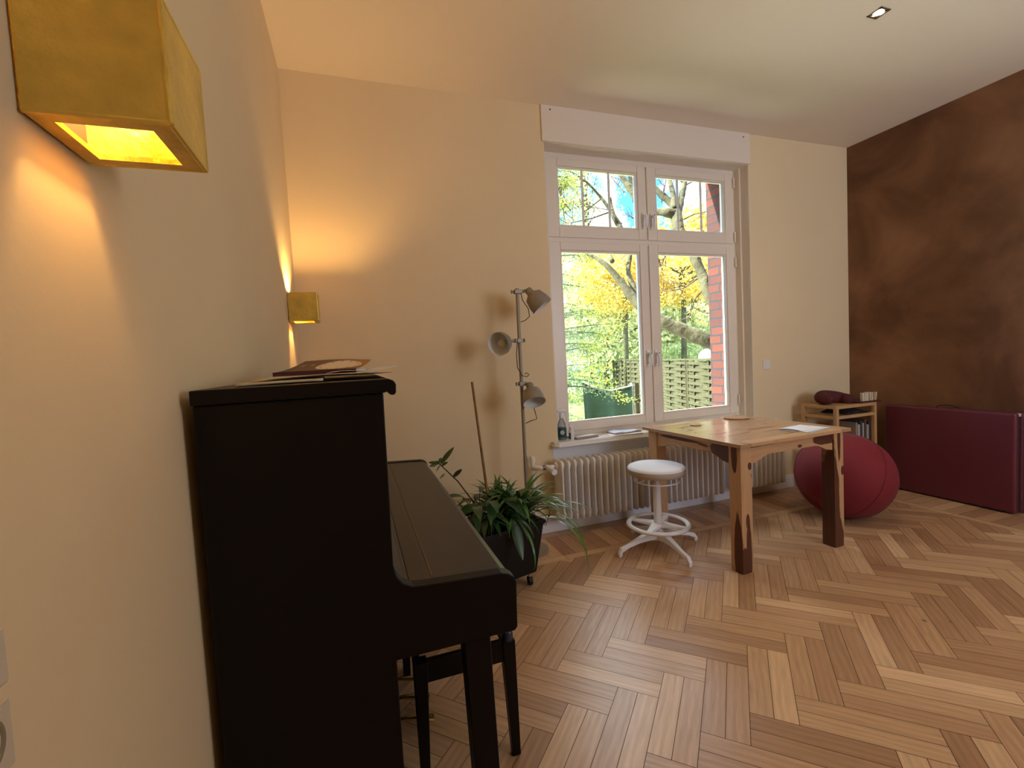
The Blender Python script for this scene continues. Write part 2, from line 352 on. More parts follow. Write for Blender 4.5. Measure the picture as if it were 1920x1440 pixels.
# ------------------------------------------------------------------ room shell
WX, HZ, RY = 4.901, 3.173, -4.6
OX0, OX1, OZ0, OZ1 = 1.742, 3.682, 0.69, 2.915      # window opening
m = MB()
m.box(-0.15, 0, -0.02, OX0, 0.30, HZ+0.2); m.box(OX1, 0, -0.02, WX+0.15, 0.30, HZ+0.2)
m.box(OX0, 0, -0.02, OX1, 0.30, 0.600); m.box(OX0, 0, OZ1, OX1, 0.30, HZ+0.2)
struct(m.build('wall_back', M_wall))
struct(B(-0.15, RY-0.15, -0.02, 0, 0, HZ+0.2).build('wall_left', M_wall))
struct(B(WX, RY-0.15, -0.02, WX+0.15, 0, HZ+0.2).build('wall_right', M_brown))
m = MB()                                            # rear wall with its own window (behind the camera)
m.box(0, RY-0.15, -0.02, 2.95, RY, HZ+0.2); m.box(4.55, RY-0.15, -0.02, WX, RY, HZ+0.2)
m.box(2.95, RY-0.15, -0.02, 4.55, RY, 0.85); m.box(2.95, RY-0.15, 2.95, 4.55, RY, HZ+0.2)
struct(m.build('wall_rear', M_wall))
# ceiling with the recess of the square downlight
DLX, DLY, DLS = 3.250, -1.326, 0.040
m = MB()
m.box(0, RY, HZ, DLX-DLS, 0, HZ+0.12); m.box(DLX+DLS, RY, HZ, WX, 0, HZ+0.12)
m.box(DLX-DLS, RY, HZ, DLX+DLS, DLY-DLS, HZ+0.12); m.box(DLX-DLS, DLY+DLS, HZ, DLX+DLS, 0, HZ+0.12)
m.box(DLX-DLS, DLY-DLS, HZ+0.10, DLX+DLS, DLY+DLS, HZ+0.12)
struct(m.build('ceiling', M_ceil))

# parquet: double herringbone field with a strip and short border boards
def clip_poly(poly, rect):
    x0, y0, x1, y1 = rect
    for ax, lim, sg in ((0, x0, 1), (0, x1, -1), (1, y0, 1), (1, y1, -1)):
        out = []
        for i in range(len(poly)):
            a, b = poly[i], poly[(i+1) % len(poly)]
            ia, ib = sg*(a[ax]-lim) >= 0, sg*(b[ax]-lim) >= 0
            if ia: out.append(a)
            if ia != ib:
                t = (lim-a[ax])/(b[ax]-a[ax]); out.append(tuple(a[k]+t*(b[k]-a[k]) for k in range(4)))
        poly = out
        if len(poly) < 3: return None
    return poly
bm = bmesh.new(); uvl = bm.loops.layers.uv.new('grain'); rl = bm.loops.layers.float_color.new('rnd')
def plank(o, du, dv, L, w, rect, rnd=None):
    g = 0.0010
    q = random.random() if rnd is None else rnd; off = (random.uniform(0, 50), random.uniform(0, 50))
    pts = []
    for a, b in ((g, g), (L-g, g), (L-g, w-g), (g, w-g)):
        pts.append((o[0]+du[0]*a+dv[0]*b, o[1]+du[1]*a+dv[1]*b, a+off[0], b+off[1]))
    pts = clip_poly(pts, rect)
    if not pts: return
    vs = [bm.verts.new((p[0], p[1], 0.0)) for p in pts]
    f = bm.faces.new(vs)
    if f.normal.z < 0 or True: f.normal_update()
    if f.normal.z < 0: f.normal_flip()
    lut = {v: (p[2], p[3]) for v, p in zip(vs, pts)}
    for l in f.loops: l[uvl].uv = lut[l.vert]; l[rl] = (q, q, q, 1)
S2 = math.sqrt(0.5)
U, V = (-S2, -S2), (S2, -S2); PL, PW = 0.420, 0.1562; P0 = (1.667, -1.617)
field = (0.0, RY, 4.43, -0.487)
for i in range(-40, 41):
    for j in range(-14, 15):
        ox = P0[0]+U[0]*(-PW*i+PL*j)+V[0]*(PW*i+PL*j); oy = P0[1]+U[1]*(-PW*i+PL*j)+V[1]*(PW*i+PL*j)
        if not (-1 < ox < 6 and -5.6 < oy < 0.8): continue
        for h in (0, 1):
            plank((ox+V[0]*PW/2*h, oy+V[1]*PW/2*h), U, V, PL, PW/2, field)
            o2 = (ox-V[0]*PL+U[0]*PW/2*h, oy-V[1]*PL+U[1]*PW/2*h)
            plank(o2, V, U, PL, PW/2, field)
x = -0.3
while x < 4.5:                                       # strip along the window wall
    plank((x, -0.487), (1, 0), (0, 1), 0.62, 0.067, (0, -0.487, 4.495, -0.42), random.uniform(0.75, 1)); x += 0.62
y = -0.42
while y > RY:
    plank((4.43, y), (0, -1), (1, 0), 0.62, 0.065, (4.43, RY, 4.495, -0.42), random.uniform(0.7, 1)); y -= 0.62
k = 0.0
while k < 4.9:
    plank((k, -0.42), (0, 1), (1, 0), 0.32, 0.0915, (0, -0.42, WX, -0.10)); k += 0.0915
k = -0.42
while k > RY:
    plank((4.495, k), (1, 0), (0, -1), 0.33, 0.0915, (4.495, RY, 4.82, -0.42)); k -= 0.0915
k = -0.1
while k < 4.9:
    plank((k, -0.10), (1, 0), (0, 1), 0.6, 0.085, (0, -0.10, WX, -0.015)); k += 0.6
k = -0.1
while k > RY:
    plank((4.82, k), (0, -1), (1, 0), 0.6, 0.081, (4.82, RY, WX, -0.1)); k -= 0.6
me = bpy.data.meshes.new('floor'); bm.to_mesh(me); bm.free(); me.materials.append(M_floor)
fl = bpy.data.objects.new('floor', me); COL.objects.link(fl); struct(fl)
sub = B(-0.15, RY-0.15, -0.12, WX+0.15, 0.0, -0.0012).build('floor_joint_base', mat('floor_joint', (0.03, 0.016, 0.008, 1), 0.9), fl)

# white painted panel below the window, baseboards, roller box cover, sill
struct(B(1.70, -0.003, 0.10, 3.95, 0, 0.655).build('trim_1', M_niche))
m = B(0, -0.015, 0.0, WX, 0, 0.105); m.box(0, -0.011, 0.105, WX, 0, 0.118)
struct(m.build('baseboard_back', M_niche, bevel=0.002))
struct(B(WX-0.015, RY, 0, WX, 0-0.015, 0.10).build('baseboard_right', M_brown, bevel=0.002))
rb = struct(B(1.728, -0.014, 2.915, 3.692, 0.0, HZ).build('trim_2', M_white, bevel=0.002))
for sx, sz in ((1.80, 3.142), (3.62, 3.135)):
    MB().lathe([(0, 0), (0.006, 0), (0.006, 0.002), (0, 0.002)], (sx, -0.014, sz), (0, -1, 0), 10).build('screw', M_dark, rb)
# jambs and soffit in window white
m = B(OX0, 0.0, OZ0, OX0+0.004, 0.145, OZ1); m.box(OX1-0.004, 0.0, OZ0, OX1, 0.145, OZ1); m.box(OX0, 0.0, OZ1-0.004, OX1, 0.145, OZ1)
m.box(OX1-0.022, 0.085, OZ0, OX1-0.004, 0.145, OZ1-0.004)
struct(m.build('trim_3', M_white))
prof = [(-0.085, 0.652), (-0.096, 0.658), (-0.096, 0.664), (-0.086, 0.668), (-0.086, 0.673), (-0.078, 0.677), (-0.078, 0.684), (-0.068, 0.690), (0.14, 0.690), (0.14, 0.652)]
m = MB()
# moulded front with mitred returns to the wall
def sill_ring(prof, x0, x1):
    rows = []
    for yy, zz in prof:
        k = -yy-0.02
        if yy > 0: rows.append([(x0+0.05, yy, zz), (x1-0.05, yy, zz)])
        else: rows.append([(x0-k*0.45+0.02, 0.0, zz), (x0-k*0.45+0.02, yy+0.03, zz), (x0-k*0.45+0.045, yy, zz), (x1+k*0.45-0.045, yy, zz), (x1+k*0.45-0.02, yy+0.03, zz), (x1+k*0.45-0.02, 0.0, zz)])
    return rows
rows = [r for r in sill_ring(prof[:8], 1.70, 3.73)]
vr = [[m.bm.verts.new(p) for p in r] for r in rows]
for a, b in zip(vr, vr[1:]):
    for i in range(5): m.bm.faces.new((a[i], a[i+1], b[i+1], b[i]))
m.bm.faces.new(vr[0][::-1]); m.bm.faces.new(vr[-1]); m.bm.faces.new([r[0] for r in vr]); m.bm.faces.new([r[5] for r in vr][::-1])
m.box(OX0+0.004, 0.0, 0.654, OX1-0.004, 0.16, 0.690)
struct(m.build('window_sill', M_stonesill))

# ------------------------------------------------------------------ window
win = empty('window_1', (2.712, 0.15, 0.69), None, None); struct(win)
FY0, FY1 = 0.145, 0.215
XM = 2.712
m = MB()
m.box(OX0+0.004, FY0, OZ0, OX0+0.066, FY1, OZ1); m.box(OX1-0.066, FY0, OZ0, OX1-0.004, FY1, OZ1)
m.box(OX0+0.066, FY0, OZ1-0.055, OX1-0.066, FY1, OZ1); m.box(OX0+0.066, FY0, OZ0, OX1-0.066, FY1, OZ0+0.05)
m.box(OX0+0.066, FY0-0.004, 2.215, OX1-0.066, FY1, 2.275)
m.box(XM-0.010, FY0-0.001, OZ0+0.05, XM+0.010, FY1, OZ1-0.055)
m.build('window_frame', M_white, win, bevel=0.003)
B(3.613, FY1, 0.655, OX1-0.004, 0.262, OZ1).build('outer_frame_strip', M_white, win, bevel=0.004)
def sash(x0, x1, z0, z1, gx0, gx1, gz0, gz1, name='sash'):
    Y0, Y1 = 0.128, 0.185
    m = MB()
    m.box(x0, Y0, z0, gx0-0.012, Y1, z1); m.box(gx1+0.012, Y0, z0, x1, Y1, z1)
    m.box(gx0-0.012, Y0, z0, gx1+0.012, Y1, gz0-0.012); m.box(gx0-0.012, Y0, gz1+0.012, gx1+0.012, Y1, z1)
    s = m.build(name, M_white, win, bevel=0.006, seg=3)
    b = MB()                                          # glazing bead, set back
    b.box(gx0-0.014, Y0+0.010, gz0-0.014, gx0, Y1-0.006, gz1+0.014); b.box(gx1, Y0+0.010, gz0-0.014, gx1+0.014, Y1-0.006, gz1+0.014)
    b.box(gx0, Y0+0.010, gz0-0.014, gx1, Y1-0.006, gz0); b.box(gx0, Y0+0.010, gz1, gx1, Y1-0.006, gz1+0.014)
    b.build('glazing_bead', M_white, s, bevel=0.003)
    B(gx0-0.006, 0.158, gz0-0.006, gx1+0.006, 0.160, gz1+0.006).build('glass_pane', M_glass, s)
    return s
LG, RG = (1.915, 2.618), (2.822, 3.528)
uL = sash(1.802, 2.703, 2.262, 2.868, *LG, 2.362, 2.797)
uR = sash(2.721, 3.627, 2.262, 2.868, *RG, 2.362, 2.797)
lL = sash(1.802, 2.703, 0.728, 2.228, *LG, 0.806, 2.150)
lR = sash(2.721, 3.627, 0.728, 2.228, *RG, 0.806, 2.150)
for s, xs in ((uL, (2.128, 2.370)), (uR, (3.045, 3.292))):
    for xx in xs: B(xx-0.009, 0.146, 2.355, xx+0.009, 0.157, 2.803).build('glazing_bar', M_white, s, bevel=0.002)
def handle(s, x, z, L):
    m = B(x-0.014, 0.120, z-0.055, x+0.014, 0.128, z+0.055)
    h = m.build('handle_plate', M_hw, s, bevel=0.004)
    g = MB(); g.tube([(x, 0.128, z+0.025), (x, 0.085, z+0.025)], 0.013, 14)
    g.tube([(x, 0.092, z+0.025), (x+0.001, 0.083, z+0.012), (x+0.002, 0.080, z-0.02), (x+0.002, 0.082, z-L*0.6), (x-0.003, 0.086, z-L)], [0.012, 0.012, 0.010, 0.010, 0.006], 10)
    g.build('handle_lever', M_hw, s, smooth=True)
    MB().lathe([(0, 0), (0.006, 0), (0.006, 0.002), (0, 0.002)], (x, 0.0795, z+0.025), (0, -1, 0), 12).build('handle_button', M_dark if x > XM or z < 2 else M_hw, s)
handle(lL, 2.672, 1.290, 0.085); handle(lR, 2.752, 1.290, 0.085)
handle(uL, 2.672, 2.432, 0.085); handle(uR, 2.752, 2.432, 0.085)
for x in (1.792, 3.640):
    for z in (2.10, 0.85, 2.80, 2.32):
        MB().tube([(x, 0.124, z-0.045), (x, 0.124, z+0.045)], 0.008, 10).build('hinge', M_white, win, smooth=True)
# ------------------------------------------------------------------ brick facade outside
m = MB()
m.box(-3, 0.30, -1.2, OX0+0.06, 0.44, 7.5); m.box(3.615, 0.30, -1.2, 7.0, 0.44, 7.5)
m.box(3.615, 0.262, 0.655, 3.68, 0.30, OZ1)
m.box(OX0+0.06, 0.30, -1.2, 3.615, 0.44, 0.60); m.box(OX0+0.06, 0.30, 2.98, 3.615, 0.44, 7.5)
struct(m.build('wall_outside', M_brick))
m = B(OX0, 0.215, 0.60, 3.615, 0.48, 0.655)
struct(m.build('trim_4', mat('outer_sill_metal', (0.55, 0.57, 0.58, 1), 0.4)))
struct(B(-14, 0.44, -0.78, 34, 42, -0.70).build('ground', M_grass))
struct(B(-6, 0.44, -0.70, 12, 3.2, -0.62).build('sun_bounce_slab', mat('pale_bounce', (0.74, 0.70, 0.62, 1), 0.9, var=0.15, vscale=5)))  # pale slab added below the window to bounce sunlight up to the ceiling
struct(B(-3, -8, HZ+0.25, 8, 0.30, HZ+0.45).build('roof_slab', M_ceil))
# ------------------------------------------------------------------ lamps of the room
def downlight(x, y, energy, label, cut=True):
    t = empty('ceiling_downlight', (x, y, HZ), label, 'ceiling light', 'square ceiling downlights')
    s = DLS
    m = MB(); w = 0.012
    z1 = HZ+0.0035
    for a, b in ((-1, 0), (1, 0), (0, -1), (0, 1)):
        x0, x1 = (x+a*s-(w if a > 0 else 0), x+a*s+(w if a < 0 else 0)) if a else (x-s, x+s)
        y0, y1 = (y+b*s-(w if b > 0 else 0), y+b*s+(w if b < 0 else 0)) if b else (y-s, y+s)
        m.box(x0, y0, HZ-0.003, x1, y1, HZ+0.02)
    m.build('frame', M_steel, t, bevel=0.001)
    MB().lathe([(0.028, 0.0), (0.020, 0.03), (0.0, 0.032)], (x, y, HZ+0.0), (0, 0, 1), 24).build('reflector', M_steel, t, smooth=True)
    MB().lathe([(0, 0), (0.019, 0), (0.019, 0.004), (0, 0.004)], (x, y, HZ+0.014), (0, 0, 1), 20).build('bulb', emit('halogen_glow', (1.0, 0.72, 0.36, 1), 60), t)
    light('downlight_beam', 'SPOT', (x, y, HZ-0.012), energy, (1.0, 0.78, 0.52), target=(x, y, 0), spot_size=math.radians(125), spot_blend=0.9, shadow_soft_size=0.03)
    return t
downlight(DLX, DLY, 14, 'small square recessed downlight glowing in the ceiling')
light('downlight_row', 'SPOT', (1.7, -3.6, HZ-0.02), 10, (1.0, 0.78, 0.52), target=(1.7, -3.6, 0), spot_size=math.radians(130), spot_blend=0.9, shadow_soft_size=0.03)
light('downlight_row', 'SPOT', (3.25, -3.3, HZ-0.02), 10, (1.0, 0.78, 0.52), target=(3.25, -3.3, 0), spot_size=math.radians(130), spot_blend=0.9, shadow_soft_size=0.03)

def sconce(y0, y1, z0, z1, px, label, energy):
    t = empty('wall_sconce', (0, (y0+y1)/2, z0), label, 'wall lamp', 'gold box wall sconces')
    e = 0.006; m = MB()
    r = 0.0; a = 0.022; b = 0.020                      # frame width round the openings
    # hollow ceramic box: outer skin with rectangular openings in the floor and in the top
    ox, oy0, oy1, oz0, oz1 = px, y0, y1, z0, z1
    ix0, ix1, iy0, iy1 = a, px-a-0.003, y0+b, y1-b
    T = 0.007
    m.box(px-T, y0, z0, px, y1, z1)                    # front
    m.box(0.004, y0, z0, px-T, y0+T, z1); m.box(0.004, y1-T, z0, px-T, y1, z1)
    for zz0, zz1 in ((z0, z0+T), (z1-T, z1)):
        m.box(0.004, y0+T, zz0, ix0, y1-T, zz1); m.box(ix1, y0+T, zz0, px-T, y1-T, zz1)
        m.box(ix0, y0+T, zz0, ix1, iy0, zz1); m.box(ix0, iy1, zz0, ix1, y1-T, zz1)
    bmesh.ops.remove_doubles(m.bm, verts=m.bm.verts[:], dist=1e-5)
    m.build('shade', M_gold, t)
    # rounded outer edges
    g = MB()
    for yy in (y0+0.002, y1-0.002):
        for zz in (z0+0.002, z1-0.002): g.tube([(0.004, yy, zz), (px-0.002, yy, zz)], 0.0034, 8)
        g.tube([(px-0.002, yy, z0+0.002), (px-0.002, yy, z1-0.002)], 0.0034, 8)
    for zz in (z0+0.002, z1-0.002): g.tube([(px-0.002, y0+0.002, zz), (px-0.002, y1-0.002, zz)], 0.0034, 8)
    g.build('rounded_edge', M_gold, t, smooth=True)
    yc, zc = (y0+y1)/2, (z0+z1)/2
    MB().box(0.0, y0+0.008, z0+0.008, 0.006, y1-0.008, z1-0.008).build('back_plate', M_dark, t)
    MB().lathe([(0, -0.035), (0.012, -0.03), (0.016, -0.012), (0.016, 0.015), (0.008, 0.034), (0, 0.036)], (px*0.55, yc, zc), (0, 1, 0), 20).build('bulb', emit('sconce_glow', (1.0, 0.50, 0.10, 1), 14), t, smooth=True)
    light('sconce_light', 'POINT', (px*0.50, yc, z0+0.72*(z1-z0)), energy, (1.0, 0.58, 0.20), shadow_soft_size=0.016)
    return t
sconce(-2.538, -2.403, 1.616, 1.758, 0.138, 'large looking gold leaf box sconce close to the camera at upper left', 4.2)
sconce(-0.438, -0.300, 1.596, 1.750, 0.150, 'small looking gold box sconce in the far corner above the piano', 15.0)

# ------------------------------------------------------------------ piano
PY0, PY1 = -2.158, -0.735
pn = empty('upright_piano', (0.3, (PY0+PY1)/2, 0), 'black satin upright piano with closed lid against the left wall', 'piano')
side = [(0.022, 0.0), (0.62, 0.0), (0.62, 0.075), (0.575, 0.09), (0.36, 0.095), (0.36, 0.684), (0.635, 0.684), (0.642, 0.692), (0.645, 0.80), (0.640, 0.815), (0.628, 0.824), (0.610, 0.829),
        (0.430, 0.838), (0.405, 0.841), (0.385, 0.852), (0.371, 0.872), (0.366, 0.898), (0.370, 1.272), (0.022, 1.272)]
MB().prism(side, 'y', PY0, PY0+0.035).build('side_panel', M_piano, pn, bevel=0.0025)
MB().prism(side, 'y', PY1-0.035, PY1).build('side_panel', M_piano, pn, bevel=0.0025)
B(0.022, PY0+0.035, 0.10, 0.10, PY1-0.035, 1.272).build('back_frame', M_piano, pn)
B(0.32, PY0+0.035, 0.84, 0.345, PY1-0.035, 1.272).build('upper_panel', M_piano, pn, bevel=0.003)
B(0.30, PY0+0.035, 0.10, 0.325, PY1-0.035, 0.684).build('lower_panel', M_piano, pn, bevel=0.003)
B(0.022, PY0+0.035, 0.0, 0.34, PY1-0.035, 0.10).build('bottom_board', M_piano, pn)
B(0.10, PY0+0.035, 0.684, 0.632, PY1-0.035, 0.745).build('keybed', M_piano, pn, bevel=0.004)
fb = [(0.40, 0.747), (0.636, 0.747), (0.641, 0.80), (0.634, 0.815), (0.618, 0.824), (0.50, 0.831), (0.4375, 0.834), (0.40, 0.834)]
fo = MB().prism(fb, 'y', PY0+0.037, PY1-0.037).build('fallboard', M_gloss, pn, bevel=0.002)
hp = [(0.345, 0.90), (0.352, 0.868), (0.367, 0.846), (0.39, 0.836), (0.40, 0.834), (0.40, 0.80), (0.345, 0.80)]
MB().prism(hp, 'y', PY0+0.037, PY1-0.037).build('fallboard_rear_strip', M_gloss, pn, bevel=0.001)
B(0.4525, PY0+0.05, 0.8325, 0.4552, PY1-0.05, 0.8350).build('piano_hinge', mat('aged_hinge', (0.22, 0.15, 0.08, 1), 0.5, metal=0.5), fo)
lidp = [(0.020, 1.273), (0.372, 1.273), (0.378, 1.276), (0.382, 1.276), (0.383, 1.268), (0.392, 1.267), (0.396, 1.272), (0.397, 1.290), (0.392, 1.298), (0.382, 1.302), (0.020, 1.302)]
MB().prism(lidp, 'y', PY0-0.006, PY1+0.006).build('top_lid', M_piano, pn, bevel=0.002)
for yy in (PY0, PY1-0.06):
    MB().hexa([(0.528, yy, 0.075), (0.583, yy, 0.075), (0.583, yy+0.06, 0.075), (0.528, yy+0.06, 0.075)],
              [(0.512, yy, 0.684), (0.574, yy, 0.684), (0.574, yy+0.06, 0.684), (0.512, yy+0.06, 0.684)]).build('leg', M_piano, pn, bevel=0.003)
for k in (-0.11, 0, 0.11):
    g = MB(); yc = (PY0+PY1)/2+k
    g.tube([(0.32, yc, 0.09), (0.40, yc, 0.085), (0.46, yc, 0.07), (0.50, yc, 0.058)], [0.009, 0.010, 0.016, 0.018], 10, flat=0.5)
    g.build('pedal', M_brass, pn, smooth=True)
B(0.635, PY0+0.06, 0.694, 0.649, PY0+0.12, 0.735).build('key_slip_block', M_piano, pn, bevel=0.002)

# papers and book on the lid
def sheet_grid(name, c, u, v, m, hf, n=10, parent=None, solid=0.0008):
    c, u, v = Vector(c), Vector(u), Vector(v)
    return MB().grid(lambda a, b: c+u*a+v*b+Vector((0, 0, hf(a, b))), n, n).build(name, m, parent, smooth='all', solid=solid)
def tagt(o, label, cat, group=None): return tag(o, label, cat, group)
tagt(sheet_grid('paper_folder', (0.078, -2.08, 1.3055), (0.17, 0, 0), (-0.02, 0.44, 0), M_paperw, lambda a, b: 0.001*a+0.001*math.sin(3*a), solid=0.005), 'cream paper folder lying at the left back edge of the piano lid', 'folder')
tagt(sheet_grid('paper_sheet', (0.10, -2.06, 1.3115), (0.30, -0.01, 0), (0.0, 0.33, 0), M_paperw, lambda a, b: 0.006*a*a*(1-b)+0.004*math.sin(4*a+2*b)+0.001), 'crumpled cream paper sheet under the book on the piano', 'paper')
tagt(sheet_grid('paper_sheet', (0.25, -1.98, 1.319), (0.165, -0.01, 0), (0.03, 0.40, 0), M_paper, lambda a, b: 0.006*a+0.003*math.sin(7*a+3*b)), 'white folded paper sticking out behind the book on the piano', 'paper', None)
bkr = empty('book', (0.22, -1.84, 1.30), 'purple and orange book with a pale dial on its curled cover, on the piano', 'book')
def book_mat():
    m = bpy.data.materials.new('book_cover'); m.use_nodes = True; n = m.node_tree.nodes; L = m.node_tree.links
    b = n['Principled BSDF']; b.inputs['Roughness'].default_value = 0.45; b.inputs['Specular IOR Level'].default_value = 0.12
    t = n.new('ShaderNodeTexCoord'); s = n.new('ShaderNodeSeparateXYZ'); L.new(t.outputs['Generated'], s.inputs[0])
    r = n.new('ShaderNodeValToRGB'); e = r.color_ramp.elements; e[0].position = 0.30; e[0].color = (0.035, 0.014, 0.035, 1); e[1].position = 0.95; e[1].color = (0.46, 0.17, 0.02, 1)
    k = e.new(0.55); k.color = (0.11, 0.035, 0.03, 1)
    L.new(s.outputs['X'], r.inputs['Fac']); L.new(r.outputs['Color'], b.inputs['Base Color']); return m
M_book = book_mat()
def cover_pt(a, b, lift=0.0):      # a along the spine (x), b away from the spine (y)
    x = 0.118+0.200*a+0.052*b; y = -1.85+0.27*b
    z = 1.327+0.030*b**1.6*(1-0.15*a)+0.004*math.sin(PI*a)*b
    return Vector((x, y, z+lift))
m = MB(); m.hexa([(0.118, -1.85, 1.318), (0.318, -1.85, 1.318), (0.35, -1.60, 1.318), (0.15, -1.60, 1.318)], [(0.118, -1.85, 1.325), (0.318, -1.85, 1.325), (0.35, -1.60, 1.325), (0.15, -1.60, 1.325)])
m.build('page_block', M_paper, bkr, bevel=0.001)
B(0.116, -1.853, 1.3165, 0.320, -1.8495, 1.3275).build('spine', mat('book_spine', (0.06, 0.012, 0.02, 1), 0.4), bkr)
MB().grid(cover_pt, 16, 16).build('front_cover', M_book, bkr, smooth='all', solid=0.0012)
def dial_pt(u, v, cx=0.66, cy=0.48, ra=0.30, rb=0.40, h=0.0015):
    th, r = 2*PI*u, v; return cover_pt(cx+ra*r*math.cos(th), cy+rb*r*math.sin(th), h)
dl = MB().grid(dial_pt, 40, 6).build('printed_dial', mat('dial_print', (0.74, 0.62, 0.46, 1), 0.4), bkr, smooth='all')
for k in range(12):
    th = 2*PI*k/12+0.2
    pts = [cover_pt(0.66+0.25*math.cos(th)+du, 0.48+0.33*math.sin(th)+dv, 0.0022) for du, dv in ((-0.016, -0.02), (0.016, -0.02), (0.02, 0.03), (-0.012, 0.03))]
    q = MB(); q.bm.faces.new([q.bm.verts.new(p) for p in pts]); q.build('dial_mark', mat('dial_ink', (0.22, 0.17, 0.13, 1), 0.6), bkr)
M_print = mat('cover_lettering', (0.50, 0.26, 0.15, 1), 0.4)
def text_on_cover(s, a, b, size):
    cu = bpy.data.curves.new('lettering', 'FONT'); cu.body = s; cu.size = 1; cu.resolution_u = 2
    o = bpy.data.objects.new('lettering', cu); COL.objects.link(o)
    dg = bpy.context.evaluated_depsgraph_get(); me = bpy.data.meshes.new_from_object(o.evaluated_get(dg))
    bpy.data.objects.remove(o)
    b2 = bmesh.new(); b2.from_mesh(me)
    for v in b2.verts:
        x, y = v.co.x, v.co.y
        v.co = cover_pt(a-y*size*1.0, b+x*size*0.8, 0.002)
    me2 = bpy.data.meshes.new('lettering'); b2.to_mesh(me2); b2.free(); me2.materials.append(M_print)
    o = bpy.data.objects.new('lettering', me2); COL.objects.link(o); o.parent = bkr; o.matrix_parent_inverse = Matrix.Translation(bkr.location).inverted()
text_on_cover('ture', 0.16, 0.50, 0.13); text_on_cover('ner', 0.29, 0.52, 0.13)

# ------------------------------------------------------------------ piano bench
bt = empty('piano_bench', (0.6, -1.48, 0), 'black piano bench with tapered legs pushed under the keyboard', 'bench')
def bleg(x, y, sx, sy):
    w0, w1 = 0.022, 0.014
    MB().hexa([(x-w1, y-w1, 0.0), (x+w1, y-w1, 0.0), (x+w1, y+w1, 0.0), (x-w1, y+w1, 0.0)],
              [(x-sx*0.010-w0, y-w0, 0.405), (x-sx*0.010+w0, y-w0, 0.405), (x-sx*0.010+w0, y+w0, 0.405), (x-sx*0.010-w0, y+w0, 0.405)]).build('leg', M_piano, bt, bevel=0.003)
for x, y, sx, sy in ((0.745, -1.748, 1, -1), (0.442, -1.748, -0.5, -1), (0.745, -1.20, 1, 1), (0.442, -1.20, -0.5, 1)): bleg(x, y, sx, sy)
B(0.455, -1.762, 0.335, 0.73, -1.742, 0.405).build('rail', M_piano, bt, bevel=0.002); B(0.455, -1.206, 0.335, 0.73, -1.186, 0.405).build('rail', M_piano, bt, bevel=0.002)
B(0.432, -1.74, 0.335, 0.45, -1.21, 0.405).build('rail', M_piano, bt, bevel=0.002); B(0.738, -1.74, 0.335, 0.755, -1.21, 0.405).build('rail', M_piano, bt, bevel=0.002)
m = MB()
for x, s in ((0.49, 1), (0.69, -1)):
    m.box(x-0.012, -1.70, 0.40, x+0.012, -1.25, 0.425)
m.build('lift_frame', M_steel, bt)
B(0.455, -1.735, 0.425, 0.735, -1.215, 0.465).build('seat_cushion', mat('dark_seat_vinyl', (0.012, 0.012, 0.018, 1), 0.35), bt, bevel=0.012, seg=4)
for yy in (-1.765, -1.215): MB().lathe([(0, 0), (0.016, 0), (0.018, 0.008), (0.018, 0.022), (0.014, 0.03), (0, 0.03)], (0.735, yy+0.008, 0.405), (0, 0, 1), 16).build('corner_cap', mat('blue_black_cap', (0.02, 0.03, 0.06, 1), 0.25), bt, smooth=True)

# ------------------------------------------------------------------ wall plate at the left edge
wp = empty('wall_switch_plate', (0, -2.69, 1.05), 'beige light switch and socket plate low on the left wall at the frame edge', 'switch')
def rplate(y0, y1, z0, z1, t, name, mm, parent, bev=0.003): return B(0, y0, z0, t, y1, z1).build(name, mm, parent, bevel=bev)
rplate(-2.74, -2.648, 1.070, 1.121, 0.009, 'switch_rocker', M_plate, wp)
rplate(-2.75, -2.644, 1.0505, 1.0535, 0.004, 'plate_seam', M_plate, wp, 0.0008)
rplate(-2.74, -2.642, 0.992, 1.050, 0.003, 'socket_plate', M_plate, wp, 0.002)
MB().lathe([(0.024, 0.0), (0.020, 0.001), (0.0185, -0.004), (0, -0.004)], (0.0041, -2.676, 1.026), (1, 0, 0), 32).build('socket_well', mat('socket_well', (0.30, 0.25, 0.17, 1), 0.5), wp, smooth=True)

